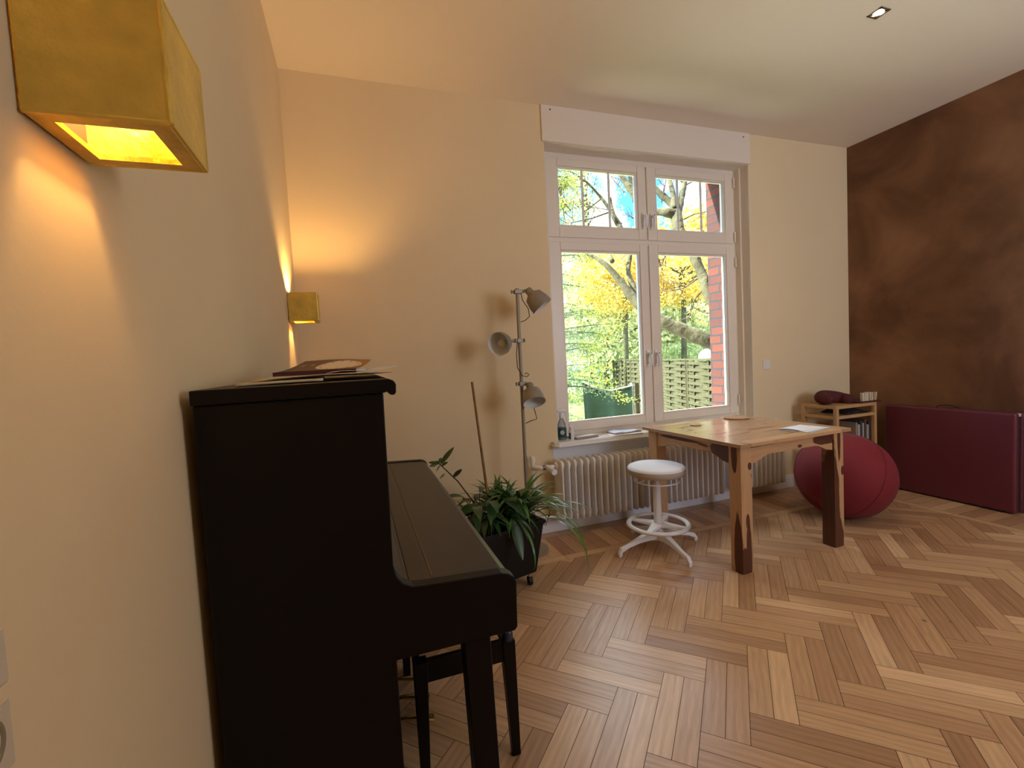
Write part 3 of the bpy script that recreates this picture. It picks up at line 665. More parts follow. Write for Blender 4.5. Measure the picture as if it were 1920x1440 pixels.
# ------------------------------------------------------------------ floor lamp with three heads
LX, LY = 1.380, -0.255
fl_ = empty('floor_lamp', (LX, LY, 0), 'grey floor lamp with three spotlight heads on one pole, left of the window', 'floor lamp')
MB().lathe([(0, 0), (0.128, 0), (0.130, 0.006), (0.128, 0.020), (0.110, 0.024), (0.03, 0.030), (0, 0.030)], (LX, LY, 0), seg=48).build('base', M_lamp, fl_, smooth=True)
MB().tube([(LX-0.004, LY, 0.028), (LX, LY, 1.10), (LX+0.002, LY, 1.79)], 0.0115, 16).build('pole', M_lamp, fl_, smooth=True)
MB().lathe([(0, 0), (0.013, 0), (0.013, 0.012), (0.006, 0.014), (0, 0.014)], (LX+0.002, LY, 1.788)).build('pole_cap', M_lamp, fl_, smooth=True)
def head(zc, side, joint, aim, open_r=0.066, L=0.115, cord=None):
    """clamp at height zc; the shade hangs from joint and opens along aim"""
    m = B(LX-0.020, LY-0.018, zc-0.014, LX+0.034 if side > 0 else LX+0.020, LY+0.018, zc+0.014)
    if side < 0: m.box(LX-0.034, LY-0.018, zc-0.014, LX-0.02, LY+0.018, zc+0.014)
    cl = m.build('clamp', M_lamp, fl_, bevel=0.004)
    kx = LX-side*0.036
    MB().tube([(LX-side*0.018, LY, zc), (kx, LY, zc)], 0.005, 10).tube([(kx-0.003, LY, zc), (kx+0.003, LY, zc)], 0.013, 14).build('knob', M_lamp, cl, smooth=True)
    j = Vector(joint)
    MB().tube([(LX+side*0.03, LY, zc), j.lerp(Vector((LX+side*0.03, LY, zc)), 0.4), j], [0.010, 0.011, 0.014], 12).build('arm', M_lamp, cl, smooth=True)
    ax = Vector(aim).normalized()
    s = open_r
    out = [(0, -0.012), (0.020, -0.010), (0.026, 0.0), (0.026, 0.022), (0.030, 0.030), (s*0.78, 0.050), (s*0.97, L*0.72), (s, L), (s-0.003, L), (s*0.94, L*0.72), (s*0.74, 0.054), (0.024, 0.036), (0, 0.034)]
    MB().lathe(out[:8], j, ax, 40).build('lamp_shade', M_lamp, fl_, smooth='all')
    MB().lathe(out[7:], j, ax, 40).build('shade_inside', M_lampin, fl_, smooth='all')
    MB().lathe([(0, 0.036), (0.014, 0.038), (0.014, 0.055), (0.024, 0.070), (0.026, 0.082), (0.018, 0.094), (0, 0.098)], j, ax, 24).build('bulb', mat('bulb_glass', (0.62, 0.58, 0.48, 1), 0.15), fl_, smooth=True)
    if cord: MB().tube(cord, 0.0028, 6).build('cord', M_black, fl_, smooth=True)
head(1.778, 1, (LX+0.078, LY-0.01, 1.787), (0.50, -0.25, -0.70), 0.077, 0.148,
     [(LX+0.022, LY-0.02, 1.765), (LX+0.03, LY-0.02, 1.72), (LX+0.07, LY-0.02, 1.66), (LX+0.075, LY-0.02, 1.61), (LX+0.045, LY-0.015, 1.585), (LX+0.014, LY-0.01, 1.575)])
head(1.452, -1, (LX-0.085, LY-0.005, 1.449), (-0.68, -0.60, -0.14), 0.078, 0.125,
     [(LX-0.022, LY-0.02, 1.44), (LX-0.032, LY-0.02, 1.36), (LX-0.030, LY-0.02, 1.27), (LX+0.0, LY-0.025, 1.215), (LX+0.035, LY-0.02, 1.205), (LX+0.05, LY-0.02, 1.22), (LX+0.035, LY-0.02, 1.232), (LX+0.02, LY-0.015, 1.225)])
head(1.160, 1, (LX+0.046, LY-0.034, 1.150), (-0.02, -0.50, -0.72), 0.076, 0.140,
     [(LX+0.062, LY-0.03, 1.03), (LX+0.075, LY-0.03, 0.97), (LX+0.088, LY-0.03, 0.915), (LX+0.05, LY-0.02, 0.905), (LX+0.012, LY-0.01, 0.89)])

# ------------------------------------------------------------------ radiators and pipework
def radiator(x0, n, label):
    t = empty('radiator', (x0+n*0.026, -0.1, 0.11), label, 'radiator', 'ribbed column radiators under the window')
    P = 0.0520; z0, z1, ya, yb = 0.113, 0.572, -0.182, -0.042
    def sec(x):
        m = MB()
        # outline ring in the y-z plane: flat columns joined by rounded heads
        c = 0.013
        outer = []
        for (yy, zz, a0) in ((yb, z1, 0), (ya, z1, 90), (ya, z0, 180), (yb, z0, 270)):
            pass
        pts = []
        R = 0.034
        for cy, cz, a0 in ((yb-R, z1-R, 0), (ya+R, z1-R, 90), (ya+R, z0+R, 180), (yb-R, z0+R, 270)):
            for k in range(5):
                a = math.radians(a0+22.5*k); pts.append((cy+R*math.cos(a), cz+R*math.sin(a)))
        n_ = len(pts); w = 0.0125
        cy, cz = (ya+yb)/2, (z0+z1)/2
        rr = []
        for off, wx in ((0.0, 0.004), (0.005, 0.0085), (0.016, 0.0085), (0.028, w)):
            for s in (1, -1):
                ring = []
                for (yy, zz) in pts:
                    dy, dz = yy-cy, zz-cz
                    ky = (abs(yb-ya)/2-off)/(abs(yb-ya)/2); kz = (abs(z1-z0)/2-off)/(abs(z1-z0)/2)
                    ring.append(m.bm.verts.new((x+s*wx, cy+dy*ky, cz+dz*kz)))
                rr.append((s, ring))
        P_ = [r for s, r in rr if s > 0]; N_ = [r for s, r in rr if s < 0]
        for A in (P_, N_):
            for a, b in zip(A, A[1:]):
                for k in range(n_): m.bm.faces.new((a[k], a[(k+1) % n_], b[(k+1) % n_], b[k]))
        for a, b in ((P_[0], N_[0]),):
            for k in range(n_): m.bm.faces.new((a[k], a[(k+1) % n_], b[(k+1) % n_], b[k]))
        m.bm.faces.new(P_[-1]); m.bm.faces.new(N_[-1][::-1])
        return m
    proto = None
    for i in range(n):
        x = x0+P*i
        if proto is None:
            proto = sec(x).build('radiator_section', M_rad, t, smooth='all')
        else:
            o = proto.copy(); COL.objects.link(o); o.parent = t; o.matrix_parent_inverse = proto.matrix_parent_inverse; o.location = (P*i, 0, 0)
    for zz in (z1-0.045, z0+0.045):
        m = MB(); m.tube([(x0-0.026, (ya+yb)/2, zz), (x0+P*(n-1)+0.026, (ya+yb)/2, zz)], 0.021, 20)
        for i in range(n-1): m.lathe([(0.018, -0.009), (0.034, -0.004), (0.034, 0.004), (0.018, 0.009)], (x0+P*(i+0.5), (ya+yb)/2, zz), (1, 0, 0), 20)
        m.build('header_tube', M_rad, t, smooth=True)
    for zz in (z1-0.045, z0+0.045):
        MB().lathe([(0.0, -0.014), (0.024, -0.014), (0.030, -0.006), (0.030, 0.004), (0.020, 0.010), (0, 0.010)], (x0-0.018, (ya+yb)/2, zz), (1, 0, 0), 24).build('end_boss', M_rad, t, smooth=True)
        MB().lathe([(0.0, -0.010), (0.020, -0.004), (0.030, 0.006), (0.024, 0.014), (0, 0.014)], (x0+P*(n-1)+0.018, (ya+yb)/2, zz), (1, 0, 0), 24).build('end_boss', M_rad, t, smooth=True)
    m = MB()
    for i in (2, n-3): B(x0+P*i+0.018, ya+0.05, z0+0.09, x0+P*i+0.030, -0.003, z0+0.105).build('wall_bracket', M_pipe, t)
    return t
radiator(1.690, 29, 'long cream ribbed radiator beneath the window sill behind the stool')
radiator(3.300, 11, 'shorter cream ribbed radiator between the table legs, right of the long one')
pp = empty('heating_pipe', (1.49, -0.05, 0), 'white painted heating pipe and thermostat valve left of the radiator', 'pipe')
py = -0.112; pxv = 1.505
MB().tube([(pxv, -0.06, 0.0), (pxv, -0.06, 0.585)], 0.0165, 16).build('riser', M_pipe, pp, smooth=True)
MB().lathe([(0, 0), (0.021, 0), (0.021, 0.03), (0.014, 0.04), (0, 0.042)], (pxv, -0.06, 0.57), seg=16).build('riser_cap', M_pipe, pp, smooth=True)
MB().tube([(pxv, -0.06, 0.530), (pxv+0.01, -0.085, 0.529), (pxv+0.04, py, 0.528), (1.655, py, 0.527)], [0.018, 0.018, 0.017, 0.014], 14).build('branch_pipe', M_pipe, pp, smooth=True)
MB().tube([(pxv+0.055, py, 0.528), (pxv+0.075, py, 0.528)], 0.018, 8).build('union_nut', mat('bare_metal', (0.12, 0.10, 0.09, 1), 0.4, metal=0.6), pp)
MB().tube([(1.60, py, 0.527), (1.603, py-0.03, 0.522), (1.606, py-0.055, 0.518)], [0.022, 0.021, 0.021], 16).tube([(1.606, py-0.055, 0.518), (1.610, py-0.105, 0.512)], [0.020, 0.022], 16).build('thermostat_head', M_hw, pp, smooth=True)
MB().tube([(pxv, -0.06, 0.165), (pxv+0.03, py, 0.160), (1.66, py, 0.158)], [0.016, 0.016, 0.014], 14).build('return_pipe', M_pipe, pp, smooth=True)

# ------------------------------------------------------------------ things on the sill
sb = empty('spray_bottle', (1.79, 0.03, 0.69), 'clear spray bottle with teal label and white trigger on the window sill', 'bottle')
sx, sy, sz = 1.792, 0.022, 0.690
MB().lathe([(0, 0), (0.030, 0), (0.034, 0.008), (0.034, 0.105), (0.030, 0.125), (0.016, 0.158), (0.013, 0.166), (0.013, 0.178), (0, 0.178)], (sx, sy, sz), seg=28).build('bottle', M_clear, sb, smooth=True)
MB().lathe([(0.0345, 0.022), (0.0350, 0.024), (0.0350, 0.092), (0.0345, 0.094)], (sx, sy, sz), seg=28).build('label', M_teal, sb, smooth=True)
q = MB(); q.lathe([(0, 0.0352), (0.017, 0.0356)], (sx, sy, sz+0.062), (-0.35, -1, 0), 20); q.build('label_disc', mat('label_grey', (0.42, 0.48, 0.48, 1), 0.5), sb)
m = MB(); m.lathe([(0, 0.17), (0.016, 0.17), (0.016, 0.198), (0.011, 0.205), (0, 0.205)], (sx, sy, sz), seg=20)
m.build('collar', M_bottle, sb, smooth=True)
m = MB(); m.tube([(sx-0.034, sy, sz+0.222), (sx-0.010, sy, sz+0.222), (sx+0.018, sy, sz+0.226), (sx+0.036, sy, sz+0.216)], [0.009, 0.015, 0.014, 0.008], 12)
m.tube([(sx+0.002, sy, sz+0.20), (sx, sy, sz+0.222)], 0.012, 12)
m.build('spray_head', M_bottle, sb, smooth=True)
MB().tube([(sx+0.028, sy, sz+0.213), (sx+0.040, sy, sz+0.195), (sx+0.042, sy, sz+0.17), (sx+0.050, sy, sz+0.135)], [0.005, 0.005, 0.0045, 0.003], 8).build('trigger', M_bottle, sb, smooth=True)
MB().lathe([(0.0315, 0.002), (0.0315, 0.10), (0, 0.10), (0, 0.002)], (sx, sy, sz), seg=24).build('liquid', mat('clear_liquid', (0.50, 0.62, 0.60, 1), 0.2), sb)
wb_ = empty('small_bottle', (1.845, -0.035, 0.69), 'small white bottle beside the spray bottle on the sill', 'bottle')
MB().lathe([(0, 0), (0.018, 0), (0.020, 0.004), (0.020, 0.066), (0.015, 0.078), (0, 0.078)], (1.846, -0.032, 0.69), seg=24).build('bottle', M_bottle, wb_, smooth=True)
MB().lathe([(0, 0), (0.013, 0), (0.012, 0.026), (0, 0.027)], (1.846, -0.032, 0.766), seg=20).build('cap', M_bottle, wb_, smooth=True)
MB().grid(lambda u, v: Vector((1.846+0.0204*math.cos(math.radians(165+62*u)), -0.032+0.0204*math.sin(math.radians(165+62*u)), 0.70+0.048*v)), 10, 2).build('label', M_teal, wb_, smooth='all')
def rotbox(name, cx, cy, z, w, d, h, ang, mm, parent=None, bev=0.001):
    M = Matrix.Translation((cx, cy, z)) @ Matrix.Rotation(math.radians(ang), 4, 'Z')
    return MB().box(-w/2, -d/2, 0, w/2, d/2, h, M=M).build(name, mm, parent, bevel=bev)
M_kraft = mat('grey_brown_card', (0.36, 0.28, 0.24, 1), 0.7)
nb = empty('notebook', (1.97, 0.01, 0.69), 'slim pale notebook on the left part of the window sill', 'notebook')
rotbox('cover', 1.975, -0.002, 0.6905, 0.200, 0.075, 0.016, 8, M_kraft, nb)
rotbox('page_stack', 1.977, -0.001, 0.7065, 0.192, 0.070, 0.002, 8, mat('grey_page', (0.62, 0.60, 0.62, 1), 0.7), nb, 0.0005)
tag(rotbox('picture_frame', 1.955, 0.075, 0.6905, 0.20, 0.05, 0.008, 6, M_kraft), 'flat brown card lying behind the notebook against the window', 'card')
sp = empty('paper_stack', (2.30, 0.0, 0.69), 'stack of pale blue papers and brochures on the sill beside the table', 'papers')
rotbox('brochure', 2.315, -0.012, 0.6905, 0.27, 0.135, 0.004, -3, M_paper, sp, 0.0005)
rotbox('brochure', 2.335, 0.015, 0.6946, 0.25, 0.13, 0.008, 4, M_kraft, sp, 0.0005)
sheet_grid('top_sheet', (2.215, -0.045, 0.7045), (0.25, 0.012, 0), (-0.01, 0.125, 0), M_paperb, lambda a, b: 0.010*math.sin(PI*min(1, a*1.2))*b+0.003*math.sin(9*a), 14, sp)

# ------------------------------------------------------------------ light switch by the window
ls = empty('light_switch', (3.836, 0, 1.157), 'white light switch on the wall right of the window', 'switch')
B(3.795, -0.009, 1.117, 3.877, 0, 1.198).build('frame', M_switch, ls, bevel=0.003)
B(3.808, -0.013, 1.130, 3.864, -0.009, 1.185).build('rocker', M_switch, ls, bevel=0.002)

# ------------------------------------------------------------------ table
TC = (2.806, -0.690); TH = math.radians(2.3); TW, TD, TZ = 0.946, 0.885, 0.776
tb = empty('wooden_table', (TC[0], TC[1], 0), 'square rosewood table with knotty grain and thick legs by the window', 'table')
tb.rotation_euler = (0, 0, TH)
TM = Matrix.Translation((TC[0], TC[1], 0)) @ Matrix.Rotation(TH, 4, 'Z')
LT, DK = (0.52, 0.31, 0.15), (0.085, 0.028, 0.014)
W_x = wood('rosewood_x', LT, DK, 'X', thresh=0.60); W_y = wood('rosewood_y', LT, DK, 'Y', thresh=0.66)
W_top = wood('rosewood_top', (0.42, 0.245, 0.13), (0.19, 0.08, 0.04), 'X', thresh=0.585, rough=0.22)
W_side = wood('rosewood_side', (0.42, 0.245, 0.13), (0.19, 0.08, 0.04), 'Y', thresh=0.66, rough=0.22)
def tpart(mb, name, mm, bev=0.002):
    o = mb.build(name, mm, None, bevel=bev); o.parent = tb; return o       # modelled in the table's own frame
a, b = TW/2, TD/2; bw = 0.085; z0 = TZ-0.022
g = 0.0008
tpart(B(-a, -b, z0, -a+bw, b, TZ), 'tabletop_border', W_side); tpart(B(a-bw, -b, z0, a, b, TZ), 'tabletop_border', W_side)
tpart(B(-a+bw+g, -b, z0, a-bw-g, -b+bw, TZ), 'tabletop_border', W_x); tpart(B(-a+bw+g, b-bw, z0, a-bw-g, b, TZ), 'tabletop_border', W_x)
nb_ = 6; wy = (TD-2*bw-2*g)/nb_
for i in range(nb_): tpart(B(-a+bw+g, -b+bw+g+wy*i, z0+0.001, a-bw-g, -b+bw+wy*(i+1), TZ-0.0006), 'tabletop_board', W_top, 0.0012)
la, lb, s = TW/2-0.030, TD/2-0.030, 0.086
pfront = [((-la+0.052, -lb-0.0, 0.12), (0.020, 0.06, 0.22)), ((-la+0.046, -lb, 0.31), (0.016, 0.05, 0.05)), ((-la+0.072, -lb, 0.635), (0.016, 0.02, 0.022)),
          ((-la, -lb+0.045, 0.72), (0.04, 0.022, 0.12)), ((-la, -lb+0.030, 0.13), (0.03, 0.028, 0.23)), ((-la+0.020, -lb, 0.01), (0.04, 0.05, 0.14))]
pright = [((la-s, -lb+0.02, 0.22), (0.045, 0.12, 0.42)), ((la-s+0.02, -lb, 0.0), (0.065, 0.04, 0.20)), ((la-0.042, -lb, 0.69), (0.014, 0.03, 0.13)), ((la-0.012, -lb, 0.50), (0.013, 0.02, 0.030))]
WLF = wood('rosewood_leg_a', LT, DK, 'Z', patches=pfront, thresh=0.70); WLR = wood('rosewood_leg_b', LT, DK, 'Z', patches=pright, thresh=0.72)
WLB = wood('rosewood_leg_c', LT, DK, 'Z', thresh=0.64)
for x0, y0, mm in ((-la, -lb, WLF), (la-s, -lb, WLR), (-la, lb-s, WLB), (la-s, lb-s, WLB)):
    tpart(B(x0, y0, 0, x0+s, y0+s, z0), 'leg', mm, 0.003)
WA = wood('rosewood_apron_a', LT, DK, 'X', patches=[((la-s-0.06, -lb, 0.715), (0.13, 0.05, 0.036)), ((0.06, -lb, 0.70), (0.02, 0.03, 0.010)), ((-la+s+0.02, -lb, 0.752), (0.25, 0.05, 0.016))], thresh=0.74)
WA2 = wood('rosewood_apron_b', LT, DK, 'Y', patches=[((-la, -lb+s+0.06, 0.70), (0.05, 0.10, 0.06)), ((-la, 0.10, 0.73), (0.05, 0.22, 0.012))], thresh=0.66)
def apron_poly(u0, u1):
    p = [(u0, z0), (u0, 0.640), (u0+0.05, 0.648)]
    for k in range(9):
        t_ = k/8; p.append((u0+0.07+0.10*t_, 0.655+0.030*math.sin(t_*PI/2)))
    for k in range(9):
        t_ = 1-k/8; p.append((u1-0.07-0.10*t_, 0.655+0.030*math.sin(t_*PI/2)))
    return p+[(u1-0.05, 0.648), (u1, 0.640), (u1, z0)]
for yy, mm in ((-lb+0.012, WA), (lb-0.034, W_x)): tpart(MB().prism(apron_poly(-la+s, la-s), 'y', yy, yy+0.022), 'apron', mm, 0.001)
for xx, mm in ((-la+0.012, WA2), (la-0.034, W_y)): tpart(MB().prism(apron_poly(-lb+s, lb-s), 'x', xx, xx+0.022), 'apron', mm, 0.001)
tag(MB().lathe([(0, 0), (0.036, 0), (0.038, 0.002), (0.038, 0.005), (0.036, 0.006), (0, 0.006)], (2.645, -0.450, TZ), seg=36).build('drink_coaster', M_cork, smooth=True), 'thin round cork coaster on the left part of the table', 'coaster')
tag(MB().lathe([(0, 0), (0.088, 0), (0.090, 0.003), (0.090, 0.008), (0.088, 0.010), (0, 0.010)], (3.105, -0.370, TZ), seg=48).build('cork_trivet', M_cork, smooth=True), 'large round cork trivet at the back of the table near the window', 'trivet')
ps = empty('paper_stack', (3.05, -0.98, TZ), 'white sheets of paper on the right front corner of the table', 'papers')
rotbox('sheet', 3.065, -0.985, TZ+0.0005, 0.27, 0.175, 0.002, 14, mat('grey_sheet', (0.45, 0.47, 0.53, 1), 0.7), ps, 0)
rotbox('sheet', 3.055, -0.972, TZ+0.0026, 0.25, 0.175, 0.002, 10, M_paper, ps, 0)
sheet_grid('top_sheet', (2.945, -1.055, TZ+0.006), (0.235, 0.03, 0), (-0.03, 0.15, 0), M_paper, lambda a, b: 0.006*(1-a)*math.sin(PI*b), 10, ps)

# ------------------------------------------------------------------ stool
SX, SY = 2.180, -0.603
st = empty('swivel_stool', (SX, SY, 0), 'white round swivel stool with foot ring and star base in front of the radiator', 'stool')
sr = 0.188
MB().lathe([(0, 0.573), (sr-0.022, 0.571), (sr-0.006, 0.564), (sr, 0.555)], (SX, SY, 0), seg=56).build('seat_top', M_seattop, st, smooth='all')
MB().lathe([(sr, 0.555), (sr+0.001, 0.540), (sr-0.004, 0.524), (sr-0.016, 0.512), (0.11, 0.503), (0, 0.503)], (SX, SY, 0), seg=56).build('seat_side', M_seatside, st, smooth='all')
MB().lathe([(0, 0.504), (0.075, 0.504), (0.060, 0.488), (0.03, 0.480), (0, 0.480)], (SX, SY, 0), seg=32).build('seat_mount', M_stool, st, smooth=True)
B(SX-0.012, SY-0.07, 0.484, SX+0.020, SY-0.03, 0.500).build('lever_block', M_black, st, bevel=0.003)
m = MB().torus((SX, SY, 0.470), 0.145, 0.0045)
m.tube([(SX-0.145, SY, 0.470), (SX-0.05, SY, 0.488)], 0.004, 8).tube([(SX+0.145, SY, 0.470), (SX+0.05, SY, 0.488)], 0.004, 8).tube([(SX, SY+0.145, 0.470), (SX, SY+0.05, 0.488)], 0.004, 8)
m.build('lift_ring', M_stool, st, smooth=True)
MB().lathe([(0, 0.44), (0.0145, 0.44), (0.0145, 0.485), (0, 0.485)], (SX, SY, 0), seg=24).build('piston', M_stool, st, smooth=True)
MB().lathe([(0, 0.13), (0.027, 0.13), (0.025, 0.445), (0.022, 0.449), (0, 0.449)], (SX, SY, 0), seg=28).build('column', M_stool, st, smooth=True)
RZ = 0.172
m = MB().torus((SX, SY, RZ), 0.192, 0.017, seg=56, flat=0.75)
m.build('foot_ring', M_stool, st, smooth=True)
for a in (35, 125, 215, 305):
    c_, s_ = math.cos(math.radians(a)), math.sin(math.radians(a)); pc, ps_ = -s_, c_
    def Q(r, w, z): return (SX+c_*r+pc*w, SY+s_*r+ps_*w, z)
    MB().hexa([Q(0.02, -0.040, RZ-0.012), Q(0.185, -0.016, RZ-0.006), Q(0.185, 0.016, RZ-0.006), Q(0.02, 0.040, RZ-0.012)],
              [Q(0.02, -0.034, RZ+0.012), Q(0.185, -0.014, RZ+0.006), Q(0.185, 0.014, RZ+0.006), Q(0.02, 0.034, RZ+0.012)]).build('ring_spoke', M_stool, st, bevel=0.004)
for a in (0, 90, 180, 270):
    c_, s_ = math.cos(math.radians(a)), math.sin(math.radians(a)); pc, ps_ = -s_, c_
    pts = [(0.0, 0.110, 0.036, 0.038), (0.08, 0.112, 0.030, 0.032), (0.16, 0.092, 0.022, 0.020), (0.24, 0.066, 0.016, 0.014), (0.285, 0.050, 0.014, 0.012), (0.300, 0.030, 0.013, 0.012), (0.302, 0.006, 0.012, 0.010)]
    m = MB(); rings = []
    for i, (r, z, w, h) in enumerate(pts):
        if i < 4: q4 = [(r, -w, z-h), (r, w, z-h), (r, w*0.7, z+h*0.45), (r, -w*0.7, z+h*0.45)]
        elif i == 4: q4 = [(r-0.012, -w, z-0.014), (r-0.012, w, z-0.014), (r+0.008, w, z+0.008), (r+0.008, -w, z+0.008)]
        else: q4 = [(r-0.012, -w, z), (r-0.012, w, z), (r+0.012, w, z), (r+0.012, -w, z)]
        rings.append([m.bm.verts.new((SX+c_*rr+pc*ww, SY+s_*rr+ps_*ww, zz)) for rr, ww, zz in q4])
    for A, B_ in zip(rings, rings[1:]):
        for k in range(4): m.bm.faces.new((A[k], A[(k+1) % 4], B_[(k+1) % 4], B_[k]))
    m.bm.faces.new(rings[0]); m.bm.faces.new(rings[-1])
    lg = m.build('leg', M_stool, st, bevel=0.004, seg=3)
    MB().tube([(SX+c_*0.302, SY+s_*0.302, 0), (SX+c_*0.302, SY+s_*0.302, 0.008)], 0.010, 12).build('foot_glide', M_stool, lg)
MB().lathe([(0, 0.06), (0.030, 0.065), (0.040, 0.09), (0.036, 0.13), (0.03, 0.155), (0, 0.155)], (SX, SY, 0), seg=28).build('hub', M_stool, st, smooth=True)

# ------------------------------------------------------------------ exercise ball
BX, BY, BR = 3.775, -0.725, 0.322
bl = empty('exercise_ball', (BX, BY, 0), 'big crimson cloth covered exercise ball beside the table', 'ball')
M_ball = mat('crimson_cover', (0.19, 0.008, 0.016, 1), 0.8, bump=0.2, bscale=150, sheen=0.04, var=0.08, vscale=3)
BA = Vector((0.45, 0.28, 0.85)).normalized()
m = MB(); bmesh.ops.create_uvsphere(m.bm, u_segments=64, v_segments=40, radius=1)
def ballp(v):
    z = v.z; r = BR*(1+0.0)
    p = Vector((v.x*BR*1.01, v.y*BR*1.01, v.z*BR*0.985))
    zz = p.z+BR*0.985
    if zz < 0.02: p.z = 0.0005-BR*0.985+0.0*zz+max(zz, 0)*0.9
    return p+Vector((BX, BY, BR*0.985))
for v in m.bm.verts: v.co = ballp(v.co)
m.build('cover', M_ball, bl, smooth='all')
Mb = BA.to_track_quat('Z', 'Y').to_matrix()
m = MB()
for k in range(6):
    pts = []
    for i in range(33):
        th = math.radians(14+152*i/32); ph = 2*PI*k/6+0.35
        d = Mb @ Vector((math.sin(th)*math.cos(ph), math.sin(th)*math.sin(ph), math.cos(th)))
        q = ballp(d); c0 = Vector((BX, BY, BR)); pts.append(c0+(q-c0)*1.0015)
    m.tube(pts, 0.0022, 6)
m.build('seam', mat('dark_seam', (0.10, 0.006, 0.016, 1), 0.9), bl, smooth=True)  # seam lines in a darker crimson than the cover
m = MB()
pts = []
for i in range(33):
    th = math.radians(14); ph = 2*PI*i/32
    q = ballp(Mb @ Vector((math.sin(th)*math.cos(ph), math.sin(th)*math.sin(ph), math.cos(th)))); c0 = Vector((BX, BY, BR)); pts.append(c0+(q-c0)*1.002)
m.tube(pts, 0.0025, 6, cap=False); m.build('top_patch_seam', mat('dark_seam', (0.1, 0.006, 0.016, 1), 0.9), bl, smooth=True)

# ------------------------------------------------------------------ side rack in the corner
rk = empty('wooden_rack', (4.37, -0.26, 0), 'pale pine shelf rack in the corner behind the ball', 'shelf')
RX0, RX1, RY0, RY1, RZT = 4.125, 4.620, -0.425, -0.105, 0.787
pl = 0.030
P_z = wood('pine_z', (0.56, 0.34, 0.15), (0.3, 0.15, 0.05), 'Z', knots=False, grain=0.18)
P_x = wood('pine_x', (0.56, 0.34, 0.15), (0.3, 0.15, 0.05), 'X', knots=False, grain=0.18)
P_y = wood('pine_y', (0.56, 0.34, 0.15), (0.3, 0.15, 0.05), 'Y', knots=False, grain=0.18)
for x in (RX0, RX1-pl):
    for y in (RY0, RY1-pl): B(x, y, 0, x+pl, y+pl, RZT).build('post', P_z, rk, bevel=0.002)
for zt in (RZT, 0.700, 0.36, 0.10):
    hh = 0.026
    B(RX0+pl, RY0+0.003, zt-hh, RX1-pl, RY0+0.025, zt).build('rail', P_x, rk, bevel=0.0015); B(RX0+pl, RY1-0.025, zt-hh, RX1-pl, RY1-0.003, zt).build('rail', P_x, rk, bevel=0.0015)
    B(RX0+0.003, RY0+pl, zt-hh, RX0+0.025, RY1-pl, zt).build('rail', P_y, rk, bevel=0.0015); B(RX1-0.025, RY0+pl, zt-hh, RX1-0.003, RY1-pl, zt).build('rail', P_y, rk, bevel=0.0015)
    m = MB(); n = 8; step = (RX1-RX0-0.06)/n
    for i in range(n): m.box(RX0+0.030+step*i+0.004, RY0+0.022, zt-0.014, RX0+0.030+step*(i+1)-0.004, RY1-0.022, zt-0.004)
    m.build('slatted_shelf', P_y, rk, bevel=0.001)
# neck cushion: a bent roll
ncu = empty('neck_cushion', (4.34, -0.29, RZT), 'maroon neck cushion lying on top of the pine rack', 'cushion')
pts = []; rs = []
for i in range(25):
    a = math.radians(-40+250*i/24)
    pts.append((4.315+0.115*math.cos(a), -0.275+0.085*math.sin(a), RZT+0.040+0.022*max(0, math.sin(a))+0.012*math.cos(a+2.4))); rs.append(0.036+0.024*math.sin(PI*(0.08+0.84*i/24)))
MB().tube(pts, rs, 20).build('cushion_body', M_cushion, ncu, smooth='all')
MB().grid(lambda u, v: Vector((4.205+0.001*v, -0.33+0.004*u, RZT+0.048+0.012*u)), 1, 1).build('care_tag', M_paper, ncu, solid=0.001)
tag(B(4.44, -0.42, RZT+0.0005, 4.69, -0.15, RZT+0.012).build('folded_blanket', M_cushion, bevel=0.005, seg=3), 'flat folded maroon blanket on the right end of the rack top', 'blanket')
for i, (x, h, tl, w) in enumerate(((4.500, 0.074, -3, 0.020), (4.524, 0.072, 1, 0.018), (4.548, 0.078, 1, 0.020), (4.584, 0.076, -2, 0.010), (4.606, 0.074, 2, 0.016), (4.652, 0.072, 11, 0.010))):
    M = Matrix.Translation((x, -0.385, RZT+0.0125)) @ Matrix.Rotation(math.radians(tl), 4, 'Y')
    nm = ['cream booklet with a ragged corner', 'narrow cream booklet', 'tall cream booklet', 'thin ivory booklet', 'ivory booklet with dark spine gap', 'slim booklet leaning to the right'][i]
    pos = ['leftmost', 'second from the left', 'third from the left', 'fourth from the left', 'fifth from the left', 'rightmost'][i]
    tag(MB().box(-w/2, -0.012, 0, w/2, 0.012, h, M=M).build('booklet', M_paperw if i % 2 else mat('ivory_paper', (0.66, 0.60, 0.50, 1), 0.8), bevel=0.0015), f'{nm}, {pos} on the rack top', 'booklet', 'upright booklets on the rack top')
m = MB()
m.grid(lambda u, v: Vector((4.30+0.26*u, -0.40+0.26*v, 0.7015+0.050*math.sin(PI*u)**0.7*math.sin(PI*v)**0.7+0.008*math.sin(13*u+5*v))), 16, 12)
tag(m.build('black_bag', mat('black_cloth', (0.015, 0.014, 0.016, 1), 0.7), smooth='all', solid=0.002), 'crumpled black cloth bag on the second shelf of the rack', 'bag')
for i in range(7):
    x = 4.40+0.027*i; h = (0.26, 0.24, 0.27, 0.25, 0.28, 0.23, 0.26)[i]
    cc = ((0.30, 0.26, 0.20), (0.45, 0.42, 0.36), (0.05, 0.05, 0.06), (0.40, 0.37, 0.30), (0.10, 0.06, 0.05), (0.33, 0.32, 0.30), (0.04, 0.035, 0.04))[i]
    nm = ('beige', 'light grey', 'black', 'pale', 'dark brown', 'grey', 'charcoal')[i]
    tag(B(x, -0.395, 0.3605, x+0.021+0.003*(i % 3), -0.17, 0.3605+h).build('binder', mat('binder_'+nm.replace(' ', '_'), cc+(1,), 0.6), bevel=0.002), f'{nm} binder standing on the lower shelf of the rack behind the ball', 'binder', 'binders on the lower rack shelf')

